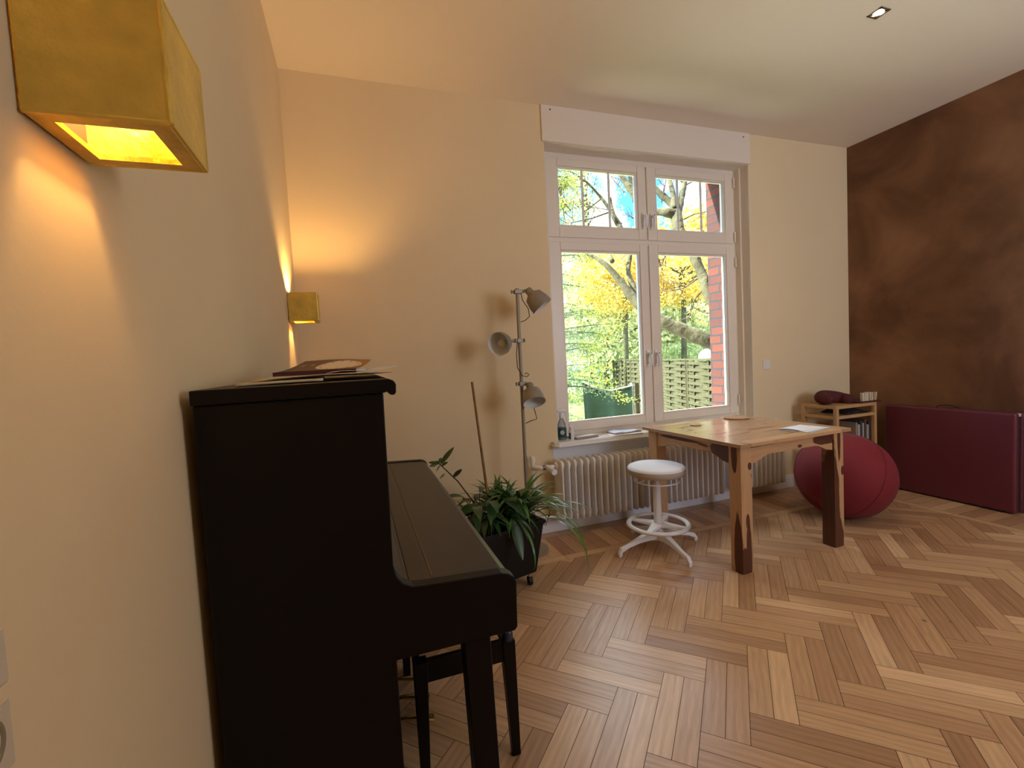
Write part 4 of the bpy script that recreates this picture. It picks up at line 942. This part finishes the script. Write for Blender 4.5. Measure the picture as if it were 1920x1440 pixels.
# ------------------------------------------------------------------ folded massage table case
cs = empty('massage_table_case', (4.84, -0.8, 0), 'folded burgundy massage table standing on edge against the brown wall', 'massage table')
CX0, CX1, CY0, CY1, CZ0, CZ1 = 4.782, 4.896, -1.250, -0.385, 0.008, 0.752
B(CX0, CY0, CZ0, CX0+0.050, CY1, CZ1).build('padded_panel', M_case, cs, bevel=0.022, seg=5, smooth=False)
B(CX0+0.052, CY0+0.004, CZ0+0.004, CX1-0.036, CY1-0.004, CZ1-0.012).build('frame', M_caseside, cs, bevel=0.004)
B(CX1-0.034, CY0, CZ0, CX1-0.001, CY1, CZ1-0.006).build('padded_panel', M_case, cs, bevel=0.014, seg=4)
MB().tube([(CX0+0.06, -0.74, CZ1-0.012), (CX0+0.06, -0.75, CZ1+0.010), (CX0+0.06, -0.79, CZ1+0.018), (CX0+0.06, -0.84, CZ1+0.016), (CX0+0.06, -0.89, CZ1+0.004), (CX0+0.06, -0.90, CZ1-0.012)], 0.007, 10, flat=0.6).build('handle', M_caseside, cs, smooth=True)
B(CX0+0.036, CY0-0.002, CZ1-0.030, CX0+0.060, CY0+0.03, CZ1-0.006).build('corner_guard', mat('corner_metal', (0.60, 0.50, 0.46, 1), 0.3), cs, bevel=0.003)
for z in (0.60, 0.38, 0.14): B(CX0+0.060, CY0-0.004, z-0.035, CX0+0.072, CY0+0.004, z+0.035).build('latch', mat('latch_metal', (0.20, 0.09, 0.08, 1), 0.35, metal=0.5), cs, bevel=0.002)
for y in (-1.15, -0.48): B(CX0+0.01, y-0.02, 0.0, CX0+0.04, y+0.02, 0.012).build('rubber_foot', M_black, cs, bevel=0.002)

# ------------------------------------------------------------------ planter and plants
PC = Vector((1.040, -0.635, 0)); PA = math.radians(14)
PM = Matrix.Translation(PC) @ Matrix.Rotation(PA, 4, 'Z')
pt = empty('planter_box', tuple(PC), 'black rectangular planter on casters between the piano and the floor lamp', 'planter')
def prect(w, d, z): return [PM @ Vector(p) for p in ((-w, -d, z), (w, -d, z), (w, d, z), (-w, d, z))]
m = MB(); m.hexa(prect(0.185, 0.125, 0.075), prect(0.228, 0.162, 0.375))
ob = m.build('box', M_planter, pt, bevel=0.010, seg=3)
m = MB()
for (x0, y0, x1, y1) in ((-0.236, -0.170, 0.236, -0.150), (-0.236, 0.150, 0.236, 0.170), (-0.236, -0.150, -0.216, 0.150), (0.216, -0.150, 0.236, 0.150)): m.box(x0, y0, 0.368, x1, y1, 0.390, M=PM)
m.build('rim', M_planter, pt, bevel=0.003)
m = MB(); m.grid(lambda u, v: PM @ Vector((-0.214+0.428*u, -0.148+0.296*v, 0.378+0.006*math.sin(9*u)*math.cos(7*v))), 12, 8); m.build('soil', M_soil, pt, smooth='all')
for x in (-0.15, 0.15):
    for y in (-0.098, 0.098):
        p = PM @ Vector((x, y, 0))
        cm = MB().tube([p+Vector((-0.011, 0, 0.026)), p+Vector((0.011, 0, 0.026))], 0.026, 20)
        cw = cm.build('caster', M_black, pt, smooth=True)
        MB().tube([p+Vector((0, 0, 0.05)), p+Vector((0, 0, 0.078))], 0.010, 10).build('caster_stem', M_steel, cw, smooth=True)
MB().lathe([(0, 0), (0.022, 0), (0.030, 0.055), (0.033, 0.055), (0.033, 0.066), (0, 0.060)], PM @ Vector((0.150, -0.02, 0.381)), seg=24).build('clay_pot', M_terra, smooth=True)
cp = bpy.data.objects['clay_pot']; tag(cp, 'small terracotta pot sunk in the soil at the right end of the planter', 'pot')

def blade(m, base, d, L, w, droop, up, seg=9, curl=0.15):
    """one strap leaf: starts at base going up and along d, bends down"""
    d = Vector((d[0], d[1], 0)).normalized(); side = Vector((-d.y, d.x, 0))
    p = Vector(base); ang = up; st_ = L/seg; rows = []
    for i in range(seg+1):
        t = i/seg; ww = w*(0.45+1.6*t if t < 0.35 else 1.0)*(1 if t < 0.6 else max(0.04, 1-((t-0.6)/0.4)**1.3))
        nrm = Vector((-d.x*math.sin(ang), -d.y*math.sin(ang), math.cos(ang)))
        rows.append([m.bm.verts.new(p-side*ww+nrm*curl*ww), m.bm.verts.new(p), m.bm.verts.new(p+side*ww+nrm*curl*ww)])
        p = p+(d*math.cos(ang)+Vector((0, 0, math.sin(ang))))*st_; ang -= droop/seg*(0.5+t)
    for a_, b_ in zip(rows, rows[1:]):
        m.bm.faces.new((a_[0], a_[1], b_[1], b_[0])); m.bm.faces.new((a_[1], a_[2], b_[2], b_[1]))
def leaf(m, base, d, L, w, tilt=0.0, bend=0.5, seg=7):
    """broad pointed leaf along the 3D direction d"""
    d = Vector(d).normalized(); side = d.cross(Vector((0, 0, 1)));
    if side.length < 0.1: side = Vector((1, 0, 0))
    side.normalize(); up = side.cross(d); side = side*math.cos(tilt)+up*math.sin(tilt); up = side.cross(d)
    rows = []
    for i in range(seg+1):
        t = i/seg; ww = w*math.sin(PI*min(1, t*0.96+0.02))**0.8*(1-0.25*t)
        p = Vector(base)+d*L*t-Vector((0, 0, 1))*bend*L*t*t*0.5
        rows.append([m.bm.verts.new(p-side*ww+up*ww*0.25), m.bm.verts.new(p), m.bm.verts.new(p+side*ww+up*ww*0.25)])
    for a_, b_ in zip(rows, rows[1:]):
        m.bm.faces.new((a_[0], a_[1], b_[1], b_[0])); m.bm.faces.new((a_[1], a_[2], b_[2], b_[1]))
R = random.Random(11)
def spider(px_, py_, n, Lr, name_label, matl, seed, az=None):
    R = random.Random(seed)
    t = empty('spider_plant', tuple(PM @ Vector((px_, py_, 0.38))), name_label, 'plant', 'plants in the black planter')
    m = MB()
    for i in range(n):
        a = R.uniform(0, 2*PI) if az is None else R.uniform(*az)
        base = PM @ Vector((px_+R.uniform(-0.02, 0.02), py_+R.uniform(-0.02, 0.02), 0.378))
        blade(m, base, (math.cos(a), math.sin(a)), R.uniform(*Lr), R.uniform(0.008, 0.013), R.uniform(1.3, 2.6), R.uniform(0.7, 1.45), 10)
    m.build('foliage', matl, t, smooth='all')
    return t
spider(0.125, -0.06, 90, (0.22, 0.42), 'arching striped spider plant spilling over the right front of the planter', M_leafB, 3)
spider(0.02, -0.03, 80, (0.20, 0.36), 'dense dark green strap leaf plant in the middle of the planter', M_leafA, 5)
spider(0.05, 0.08, 55, (0.22, 0.36), 'loose strap leaf plant at the back of the planter by the lamp pole', M_leafB, 8)
# long hanging blades at the right front corner
t = empty('spider_plant_runner', tuple(PM @ Vector((0.17, -0.1, 0.38))), 'long thin leaves hanging over the right front corner of the planter', 'plant', 'plants in the black planter')
m = MB()
for a, L, dr, up, bx, by in ((-0.9, 0.52, 2.9, 0.55, 0.15, -0.11), (-0.5, 0.46, 2.6, 0.7, 0.17, -0.08), (-0.1, 0.40, 2.3, 0.8, 0.17, -0.04), (-1.5, 0.42, 3.0, 0.5, 0.04, -0.12), (0.1, 0.38, 2.0, 0.7, 0.18, 0.0), (-0.3, 0.36, 2.7, 0.6, 0.17, -0.06), (-1.1, 0.62, 3.0, 0.45, 0.16, -0.12), (-0.6, 0.50, 2.4, 0.8, 0.18, -0.10), (0.3, 0.44, 2.5, 0.7, 0.18, 0.03), (-0.75, 0.40, 2.2, 0.5, 0.18, -0.12)):
    blade(m, PM @ Vector((bx, by, 0.385)), (math.cos(a), math.sin(a)), L, 0.007, dr, up, 14)
m.build('foliage', M_leafB, t, smooth='all')
# broad leaved plant
t = empty('peace_lily', tuple(PM @ Vector((-0.06, -0.05, 0.38))), 'broad leaved dark green plant at the left of the planter beside the piano', 'plant', 'plants in the black planter')
m = MB(); st_m = MB(); R = random.Random(21)
for i in range(44):
    a = R.uniform(0, 2*PI); base = PM @ Vector((-0.08+R.uniform(-0.09, 0.09), -0.02+R.uniform(-0.05, 0.05), 0.378))
    h = R.uniform(0.06, 0.20); tip = base+Vector((math.cos(a)*h*0.6, math.sin(a)*h*0.6, h)); st_m.tube([base, base.lerp(tip, 0.5)+Vector((0, 0, 0.01)), tip], 0.0025, 6)
    leaf(m, tip, (math.cos(a), math.sin(a), R.uniform(-0.1, 0.5)), R.uniform(0.12, 0.19), R.uniform(0.022, 0.034), R.uniform(-0.4, 0.4), R.uniform(0.4, 1.2))
base = PM @ Vector((0.02, -0.145, 0.40)); leaf(m, base+Vector((0, 0, 0.04)), (0.05, -0.5, -0.75), 0.20, 0.036, 0.1, 0.3)
m.build('foliage', M_leafA, t, smooth='all'); st_m.build('leaf_stalk', M_stem, t, smooth=True)
# leggy stem leaning to the upper left
t = empty('leggy_plant', tuple(PM @ Vector((-0.04, 0.0, 0.38))), 'leggy plant with small olive leaves leaning left above the planter', 'plant', 'plants in the black planter')
s0 = at(893, 948, 2.72); s1 = at(858, 902, 2.66); s2 = at(822, 868, 2.60); sb_ = PM @ Vector((0.0, 0.02, 0.38))
MB().tube([sb_, s0, s1, s2], [0.005, 0.0045, 0.004, 0.003], 8).build('stem', M_stem, t, smooth=True)
m = MB()
for (bx, by, ex, ey, w) in ((826, 871, 851, 836, 0.016), (824, 870, 812, 866, 0.016), (822, 869, 803, 866, 0.012), (828, 873, 840, 866, 0.012), (826, 872, 818, 884, 0.011), (849, 896, 866, 878, 0.014), (834, 888, 824, 897, 0.007), (822, 868, 828, 858, 0.013), (820, 870, 805, 874, 0.012)):
    p0 = at(bx, by, 2.60); p1 = at(ex, ey, 2.60-R.uniform(-0.05, 0.05)); leaf(m, p0, p1-p0, (p1-p0).length, w, R.choice((-1.1, 1.1)), 0.1)
m.build('foliage', M_leafC, t, smooth='all')
# cane
c0 = PM @ Vector((0.0, 0.03, 0.36)); c1 = at(885, 716, (at(885, 716, 1)-CAM).length*0+2.58)
c0 = at(917, 948, 2.66)
cn = MB().tube([c0-Vector((0, 0, 0.06)), c0, c0.lerp(c1, 0.5), c1], [0.0085, 0.0085, 0.0075, 0.007], 12).build('bamboo_cane', M_cane, smooth=True)
tag(cn, 'bare brown cane standing upright in the planter, leaning left', 'cane')
tw = empty('budding_twig', tuple(PM @ Vector((0.17, 0.05, 0.38))), 'small sprig with dark leaves at the right end of the planter', 'plant', 'plants in the black planter')
p0 = at(1024, 985, 2.62); p1 = at(1032, 955, 2.60)
MB().tube([PM @ Vector((0.19, 0.0, 0.38)), p0, p1], 0.002, 6).build('stem', M_stem, tw)
m = MB(); leaf(m, p1, (0.4, 0, 0.5), 0.035, 0.012, 0.4, 0.2); leaf(m, p1, (-0.5, 0, 0.4), 0.028, 0.009, -0.3, 0.2); leaf(m, p0.lerp(p1, 0.5), (0.5, 0.2, 0.5), 0.03, 0.01); m.build('foliage', M_leafA, tw, smooth='all')

# ------------------------------------------------------------------ garden
def leaves(name, pts, size, mm, parent, seed, norm_up=0.3, aspect=0.6):
    """thousands of small leaf quads at pts"""
    R = random.Random(seed); vs, fs, cols = [], [], []
    for p in pts:
        n = Vector((R.gauss(0, 1), R.gauss(0, 1), R.gauss(0, 1)+norm_up)).normalized()
        a = n.orthogonal().normalized(); a = Matrix.Rotation(R.uniform(0, 2*PI), 3, n) @ a; b = n.cross(a)
        s_ = size*R.uniform(0.6, 1.3); i = len(vs)
        vs += [p-a*s_, p+b*s_*aspect, p+a*s_, p-b*s_*aspect]; fs.append((i, i+1, i+2, i+3)); cols.append(R.random())
    me = bpy.data.meshes.new(name); me.from_pydata([tuple(v) for v in vs], [], fs); me.materials.append(mm)
    at_ = me.color_attributes.new('rnd', 'FLOAT_COLOR', 'CORNER')
    buf = []
    for c in cols: buf += [c, c, c, 1]*4
    at_.data.foreach_set('color', buf)
    o = bpy.data.objects.new(name, me); COL.objects.link(o)
    if parent is not None: o.parent = parent; o.matrix_parent_inverse = Matrix.Translation(parent.location).inverted()
    return o
L_yel = leaf_mat('blossom_yellow', (0.52, 0.38, 0.05, 1), (0.78, 0.64, 0.24, 1), 0.45)
L_lime = leaf_mat('leaf_lime', (0.34, 0.42, 0.07, 1), (0.66, 0.68, 0.18, 1), 0.45)
L_green = leaf_mat('leaf_garden', (0.20, 0.30, 0.12, 1), (0.50, 0.58, 0.30, 1), 0.40)
L_blue = leaf_mat('leaf_conifer', (0.09, 0.19, 0.10, 1), (0.34, 0.46, 0.28, 1), 0.35)
L_pale = leaf_mat('leaf_pale', (0.36, 0.42, 0.20, 1), (0.68, 0.70, 0.44, 1), 0.45)
def limb(m, pl, D0=None):
    pts = [at(x, y, D) for x, y, D, r in pl]; rs = [r/FPX*D for x, y, D, r in pl]
    # resample smoothly
    out, ro = [], []
    n = len(pts)
    for i in range(n-1):
        p0, p1, p2, p3 = pts[max(0, i-1)], pts[i], pts[i+1], pts[min(n-1, i+2)]
        for k in range(5):
            t_ = k/5
            out.append(0.5*((2*p1)+(-p0+p2)*t_+(2*p0-5*p1+4*p2-p3)*t_*t_+(-p0+3*p1-3*p2+p3)*t_**3)); ro.append(rs[i]+(rs[i+1]-rs[i])*t_)
    out.append(pts[-1]); ro.append(rs[-1])
    R2 = random.Random(int(pl[0][0]*7+pl[0][1]))
    ro = [r*R2.uniform(0.9, 1.12) for r in ro]
    m.tube(out, ro, 10); return out
# maple with the big bough
tr = empty('maple_tree', tuple(at(1440, 900, 5.4)*1), 'bare limbed maple with a thick mossy bough crossing the window view', 'tree')
m = MB()
root = at(1440, 900, 5.4); root.z = -0.7; tr.location = root
m.tube([root, root+Vector((0, 0, 1.0)), at(1400, 668, 5.3), at(1368, 610, 5.35)], [0.19, 0.16, 0.14, 0.11], 14)
limb(m, [(1400, 672, 5.3, 17), (1335, 643, 5.2, 14), (1290, 624, 5.25, 13), (1240, 602, 5.3, 11), (1197, 570, 5.4, 9), (1165, 530, 5.5, 6.5), (1135, 496, 5.6, 4.5), (1105, 477, 5.7, 3), (1072, 463, 5.8, 2)])
limb(m, [(1205, 575, 5.4, 7), (1192, 548, 5.5, 5.5), (1178, 510, 5.6, 4.5), (1181, 470, 5.7, 4.5), (1165, 430, 5.8, 5), (1145, 395, 5.9, 4), (1128, 372, 6.0, 2.5), (1098, 340, 6.0, 2), (1060, 316, 6.1, 1)])
limb(m, [(1368, 610, 5.35, 13), (1332, 560, 5.4, 9), (1318, 520, 5.5, 9), (1300, 478, 5.6, 9), (1274, 432, 5.7, 10), (1268, 405, 5.8, 11), (1262, 385, 5.9, 7), (1240, 365, 6.0, 6), (1215, 340, 6.1, 4), (1200, 318, 6.2, 3), (1190, 290, 6.2, 2)])
limb(m, [(1268, 402, 5.8, 10), (1248, 398, 5.8, 8), (1228, 396, 5.9, 6), (1205, 385, 6.0, 6), (1186, 360, 6.1, 7), (1166, 330, 6.2, 5), (1150, 300, 6.3, 3)])
limb(m, [(1270, 405, 5.8, 8), (1277, 375, 5.9, 6), (1283, 345, 6.0, 5), (1290, 310, 6.1, 3)])
limb(m, [(1264, 392, 5.8, 6), (1262, 365, 5.9, 5), (1256, 340, 6.0, 4), (1248, 310, 6.1, 3)])
limb(m, [(1190, 378, 6.1, 4), (1184, 345, 6.2, 4), (1178, 315, 6.3, 3)])
limb(m, [(1148, 490, 5.5, 5), (1142, 478, 5.6, 4), (1139, 462, 5.6, 3)])
limb(m, [(1165, 430, 5.9, 4), (1152, 410, 5.8, 4), (1146, 385, 5.9, 3), (1144, 370, 5.9, 2)])
tk = m.build('trunk', M_bark, tr, smooth='all')
R = random.Random(4)
tws = MB()
def twig(p, q, r0, depth=0):
    mid = p.lerp(q, 0.5)+Vector((R.gauss(0, 0.06), R.gauss(0, 0.06), R.gauss(0, 0.06)))*((q-p).length)
    tws.tube([p, mid, q], [r0, r0*0.75, r0*0.45], 5, cap=False)
    if depth < 2:
        for k in range(3):
            o = p.lerp(q, R.uniform(0.3, 1)); L_ = (q-p).length*R.uniform(0.35, 0.6)
            twig(o, o+((q-p).normalized()*0.6+Vector((R.gauss(0, 0.6), R.gauss(0, 0.5), R.gauss(0, 0.6)))).normalized()*L_, r0*0.5, depth+1)
tipsp = []
for (x0, y0, x1, y1, D, r) in ((1098, 340, 1044, 330, 6, 1.4), (1150, 395, 1070, 418, 5.9, 1.6), (1070, 395, 1046, 350, 5.9, 1.5), (1128, 372, 1090, 400, 6, 1.4), (1166, 420, 1110, 388, 5.9, 1.4), (1170, 360, 1145, 330, 6.2, 1.4), (1200, 420, 1172, 400, 6, 1.3),
                             (1240, 380, 1250, 330, 6, 1.3), (1280, 350, 1330, 330, 6, 1.5), (1275, 415, 1330, 395, 6, 1.5), (1262, 440, 1240, 500, 5.8, 1.8), (1310, 520, 1262, 545, 5.6, 1.8), (1262, 545, 1240, 540, 5.7, 1.2), (1320, 540, 1290, 600, 5.6, 1.6), (1240, 500, 1236, 520, 5.7, 1.4),
                             (1178, 500, 1160, 470, 5.6, 1.5), (1050, 330, 1060, 420, 6, 1.5), (1190, 330, 1165, 318, 6, 1.2), (1283, 345, 1255, 320, 6, 1.2), (1225, 470, 1240, 500, 5.8, 2.2)):
    twig(at(x0, y0, D), at(x1, y1, D+R.uniform(-0.3, 0.5)), r/FPX*D)
tws.build('twigs', M_twig, tr, smooth='all')
pts = []
R = random.Random(9)
for k in range(190):
    x, y, D = R.uniform(1030, 1400), R.uniform(300, 600), R.uniform(6.0, 7.5)
    if x < 1290 and y < 430 and R.random() < 0.86: continue
    c = at(x, y, D); n_ = R.randint(12, 34); s_ = R.uniform(0.05, 0.14)
    for _ in range(n_): pts.append(c+Vector((R.gauss(0, s_), R.gauss(0, s_), R.gauss(0, s_))))
leaves('blossom', pts, 0.016, L_yel, tr, 2)

# background trees, each with its trunk and crown
def crown_pts(c, rx, ry, rz, n, R, clumps=60):
    cl = []
    for _ in range(clumps):
        while True:
            v = Vector((R.uniform(-1, 1), R.uniform(-1, 1), R.uniform(-1, 1)))
            if 0.15 < v.length < 1: break
        v = v.normalized()*(v.length**0.5)
        cl.append(Vector((c.x+v.x*rx, c.y+v.y*ry, c.z+v.z*rz)))
    out = []
    for _ in range(n):
        q = R.choice(cl); s_ = min(rx, rz)*0.16
        out.append(q+Vector((R.gauss(0, s_), R.gauss(0, s_), R.gauss(0, s_*0.8))))
    return out
def tree(x, y, D, rx, rz, n, mm, size, label, seed, bare=0, cl=70):
    R = random.Random(seed); c = at(x, y, D)
    t = empty('garden_tree', (c.x, c.y, -0.7), label, 'tree', 'trees beyond the fence')
    m = MB(); m.tube([(c.x, c.y, -0.7), (c.x+0.1, c.y, c.z-rz*0.4), (c.x, c.y, c.z+rz*0.5)], [rx*0.03+0.05, rx*0.02+0.03, 0.02], 8)
    for k in range(7):
        a = R.uniform(0, 2*PI); h = R.uniform(-0.5, 0.4); m.tube([(c.x, c.y, c.z+rz*(h-0.2)), (c.x+math.cos(a)*rx*0.4, c.y+math.sin(a)*rx*0.4, c.z+rz*(h+0.1)), (c.x+math.cos(a)*rx*0.85, c.y+math.sin(a)*rx*0.85, c.z+rz*(h+0.35))], [0.05, 0.035, 0.01], 6)
    m.build('trunk', M_bark, t, smooth='all')
    leaves('crown', crown_pts(c, rx, rx*0.8, rz, n, R, cl), size, mm, t, seed)
tree(1130, 590, 15, 2.6, 2.0, 9000, L_pale, 0.085, 'pale lime tree in the middle distance behind the left pane', 31)
tree(1190, 520, 19, 3.2, 1.5, 10000, L_yel, 0.12, 'yellow blossoming tree behind the bough', 32)
tree(1290, 590, 17, 3.0, 2.0, 9000, L_pale, 0.095, 'pale spring tree behind the right pane', 33)
tree(1290, 500, 21, 3.8, 2.0, 11000, L_yel, 0.14, 'large yellow tree far behind the right pane', 34)
tree(1230, 600, 24, 6.0, 2.2, 9000, L_pale, 0.13, 'wide pale green tree at the back of the garden', 35)
tree(1050, 600, 22, 4.5, 3.6, 8000, L_green, 0.13, 'tall green tree at the far left of the view', 36)
tree(1390, 560, 20, 3.0, 3.0, 6000, L_pale, 0.13, 'pale tree partly hidden behind the brick edge', 37)
tree(1165, 520, 12.5, 1.3, 0.9, 7000, L_yel, 0.05, 'nearer yellow blossoming tree behind the left pane', 39, cl=90)
tree(1275, 515, 12, 1.4, 0.8, 7000, L_yel, 0.05, 'nearer yellow blossoming tree behind the right pane', 40, cl=90)
tree(1095, 350, 17, 1.5, 2.0, 3500, L_pale, 0.06, 'thin crowned tree against the sky in the upper left pane', 38, cl=60)
# hedge above the fence
R = random.Random(51); pts = []
h0, h1 = at(1120, 655, 17), at(1420, 650, 11)
for _ in range(12000):
    t_ = R.random(); c = h0.lerp(h1, t_); pts.append(Vector((c.x+R.gauss(0, 0.35), c.y+R.gauss(0, 0.35), R.uniform(-0.6, 1.65+0.25*math.sin(9*t_)+R.gauss(0, 0.08)))))
hd = leaves('garden_hedge', pts, 0.055, L_green, None, 51); tag(hd, 'green hedge running behind the top of the wooden fence', 'hedge')
# conifer in front on the left
cn_ = empty('conifer', (0, 0, 0), 'bright green conifer with drooping sprays filling the left pane', 'tree')
base = at(1008, 700, 6.6); base.z = -0.7; cn_.location = base
m = MB(); m.tube([base, base+Vector((0, 0, 3)), base+Vector((0.1, 0.1, 6.0))], [0.11, 0.08, 0.02], 10)
pts = []; tip = []; R = random.Random(61)
for k in range(165):
    z = R.uniform(-0.5, 5.6); a = R.uniform(0, 2*PI); L_ = (1.50-0.21*z)*R.uniform(0.7, 1.15); L_ = max(min(L_, 1.35), 0.3)
    p0 = base+Vector((0, 0, z+0.7)); droop = R.uniform(0.05, 0.35)
    prev = p0; path = []
    for i in range(1, 9):
        t_ = i/8; q = p0+Vector((math.cos(a)*L_*t_, math.sin(a)*L_*t_, 0.18*L_*t_-droop*L_*t_*t_)); path.append(q)
    m.tube([p0]+path, [0.016]+[0.014*(1-i/9) for i in range(8)], 5, cap=False)
    for i, q in enumerate(path):
        n_ = 75 if i > 1 else 30
        for _ in range(n_):
            s_ = 0.085
            v = q+Vector((R.gauss(0, s_), R.gauss(0, s_), R.gauss(-0.03, 0.035)))
            (tip if (i >= 6 and R.random() < 0.75) else pts).append(v)
m.build('trunk', M_bark, cn_, smooth='all')
leaves('needles', pts, 0.018, L_blue, cn_, 62, aspect=0.35); leaves('new_growth', tip, 0.019, L_lime, cn_, 63, aspect=0.4)

# wooden fence running away from the house
M_lath = wood('fence_wood', (0.060, 0.058, 0.024), (0.028, 0.025, 0.012), 'X', thresh=0.62, rough=0.9, grain=0.3)
fA, fB_ = at(1150, 672, 14.0), at(1380, 673, 6.9)
ztop = 1.13; fA.z = fB_.z = 0
fd = (fB_-fA); fL = fd.length; fd.normalize(); fn = Vector((-fd.y, fd.x, 0))
def fence(o, d, L, z0, z1, label, pitch=0.062, npan=4, parent_name='wooden_fence'):
    t = empty(parent_name, (o.x, o.y, z0), label, 'fence'); nn = Vector((-d.y, d.x, 0))
    pw_ = L/npan
    for k in range(npan+1):
        p = o+d*pw_*k
        m = MB(); m.tube([(p.x, p.y, -0.7), (p.x, p.y, z1+0.03)], 0.04, 4); m.build('post', M_lath, t)
    for k in range(npan):
        m = MB(); z = z0; i = 0
        nseg = 12
        while z < z1-0.03:
            rows = []
            ph = PI*(i % 2)
            for j in range(nseg+1):
                p = o+d*(pw_*k+pw_*j/nseg)+nn*0.022*math.sin(3*PI*j/nseg+ph)
                hz = pitch*0.92
                rows.append([m.bm.verts.new((p.x, p.y, z+R.uniform(-0.003, 0.003))), m.bm.verts.new((p.x, p.y, z+hz)), m.bm.verts.new((p.x+nn.x*0.008, p.y+nn.y*0.008, z+hz)), m.bm.verts.new((p.x+nn.x*0.008, p.y+nn.y*0.008, z))])
            for a_, b_ in zip(rows, rows[1:]):
                for q in range(4): m.bm.faces.new((a_[q], a_[(q+1) % 4], b_[(q+1) % 4], b_[q]))
            z += pitch; i += 1
        for j in (0.02, 1/6, 3/6, 5/6, 0.98):
            p = o+d*(pw_*(k+j)); m.box(p.x-0.014, p.y-0.014, z0, p.x+0.014, p.y+0.014, z1)
        for zz in (z1, z0-0.02): 
            a_ = o+d*pw_*k; b_ = o+d*pw_*(k+1); m.hexa([a_-nn*0.03+Vector((0, 0, zz)), b_-nn*0.03+Vector((0, 0, zz)), b_+nn*0.03+Vector((0, 0, zz)), a_+nn*0.03+Vector((0, 0, zz))], [a_-nn*0.03+Vector((0, 0, zz+0.03)), b_-nn*0.03+Vector((0, 0, zz+0.03)), b_+nn*0.03+Vector((0, 0, zz+0.03)), a_+nn*0.03+Vector((0, 0, zz+0.03))])
        m.build('lath_panel', M_lath, t)
    return t
R = random.Random(71)
fence(fA, fd, fL, -0.62, ztop, 'long woven wooden lath fence running along the right of the garden', npan=4)
gA = at(1180, 722, 7.4); gB = at(1232, 722, 7.4); gA.z = gB.z = 0
pg = empty('picket_gate', (gA.x, gA.y, -0.7), 'yellowish picket gate of narrow upright boards below the fence', 'gate')
gd = (gB-gA).normalized()
for k in range(5):
    p = gA+gd*(0.03+0.092*k); m = MB(); m.box(p.x-0.032, p.y-0.010, -0.62, p.x+0.032, p.y+0.010, at(1190, 718, 7.4).z); m.build('picket', M_lath, pg)
m = MB()
for zz in (-0.5, 0.55): a_ = gA+Vector((0, 0.02, zz)); b_ = gB+Vector((0, 0.02, zz)); m.tube([a_, b_], 0.022, 4)
m.build('rail', M_lath, pg)
# tarp screen
tg = empty('green_tarp_screen', (at(1145, 790, 6.6).x, at(1145, 790, 6.6).y, -0.7), 'dark green tarp screen hung with a sagging top edge outside', 'screen')
tl, trr = at(1092, 716, 6.6), at(1181, 722, 6.9)
zb = -0.7
def tarp(u, v):
    p = tl.lerp(trr, u); top = p.z-0.10*math.sin(PI*u)*1.0
    return Vector((p.x+0.02*math.sin(14*u+3*v), p.y+0.03*math.sin(11*u), top+(zb-top)*v))
MB().grid(tarp, 24, 12).build('cloth', M_tarp, tg, smooth='all', solid=0.004)
MB().tube([tarp(i/24, 0)+Vector((0, -0.01, 0.0)) for i in range(25)], 0.012, 6).build('hem_rope', mat('pale_rope', (0.60, 0.62, 0.58, 1), 0.9), tg, smooth=True)
MB().tube([(trr.x+0.02, trr.y, -0.7), (trr.x+0.02, trr.y, trr.z+0.03)], 0.022, 10).build('post', mat('white_post', (0.80, 0.80, 0.78, 1), 0.6), tg, smooth=True)
pc_ = at(1327, 668, 8.6)
pr_ = empty('garden_parasol', (pc_.x, pc_.y, -0.7), 'small white dome shaped garden cover showing above the fence by the brick edge', 'parasol')
MB().lathe([(0.165, 0.0), (0.160, 0.06), (0.12, 0.13), (0.05, 0.165), (0, 0.17)], pc_-Vector((0, 0, 0.03)), seg=24).build('dome', mat('white_canopy', (0.82, 0.84, 0.88, 1), 0.6), pr_, smooth=True)
MB().tube([(pc_.x, pc_.y, -0.7), (pc_.x, pc_.y, pc_.z+0.1)], 0.02, 8).build('pole', M_steel, pr_, smooth=True)
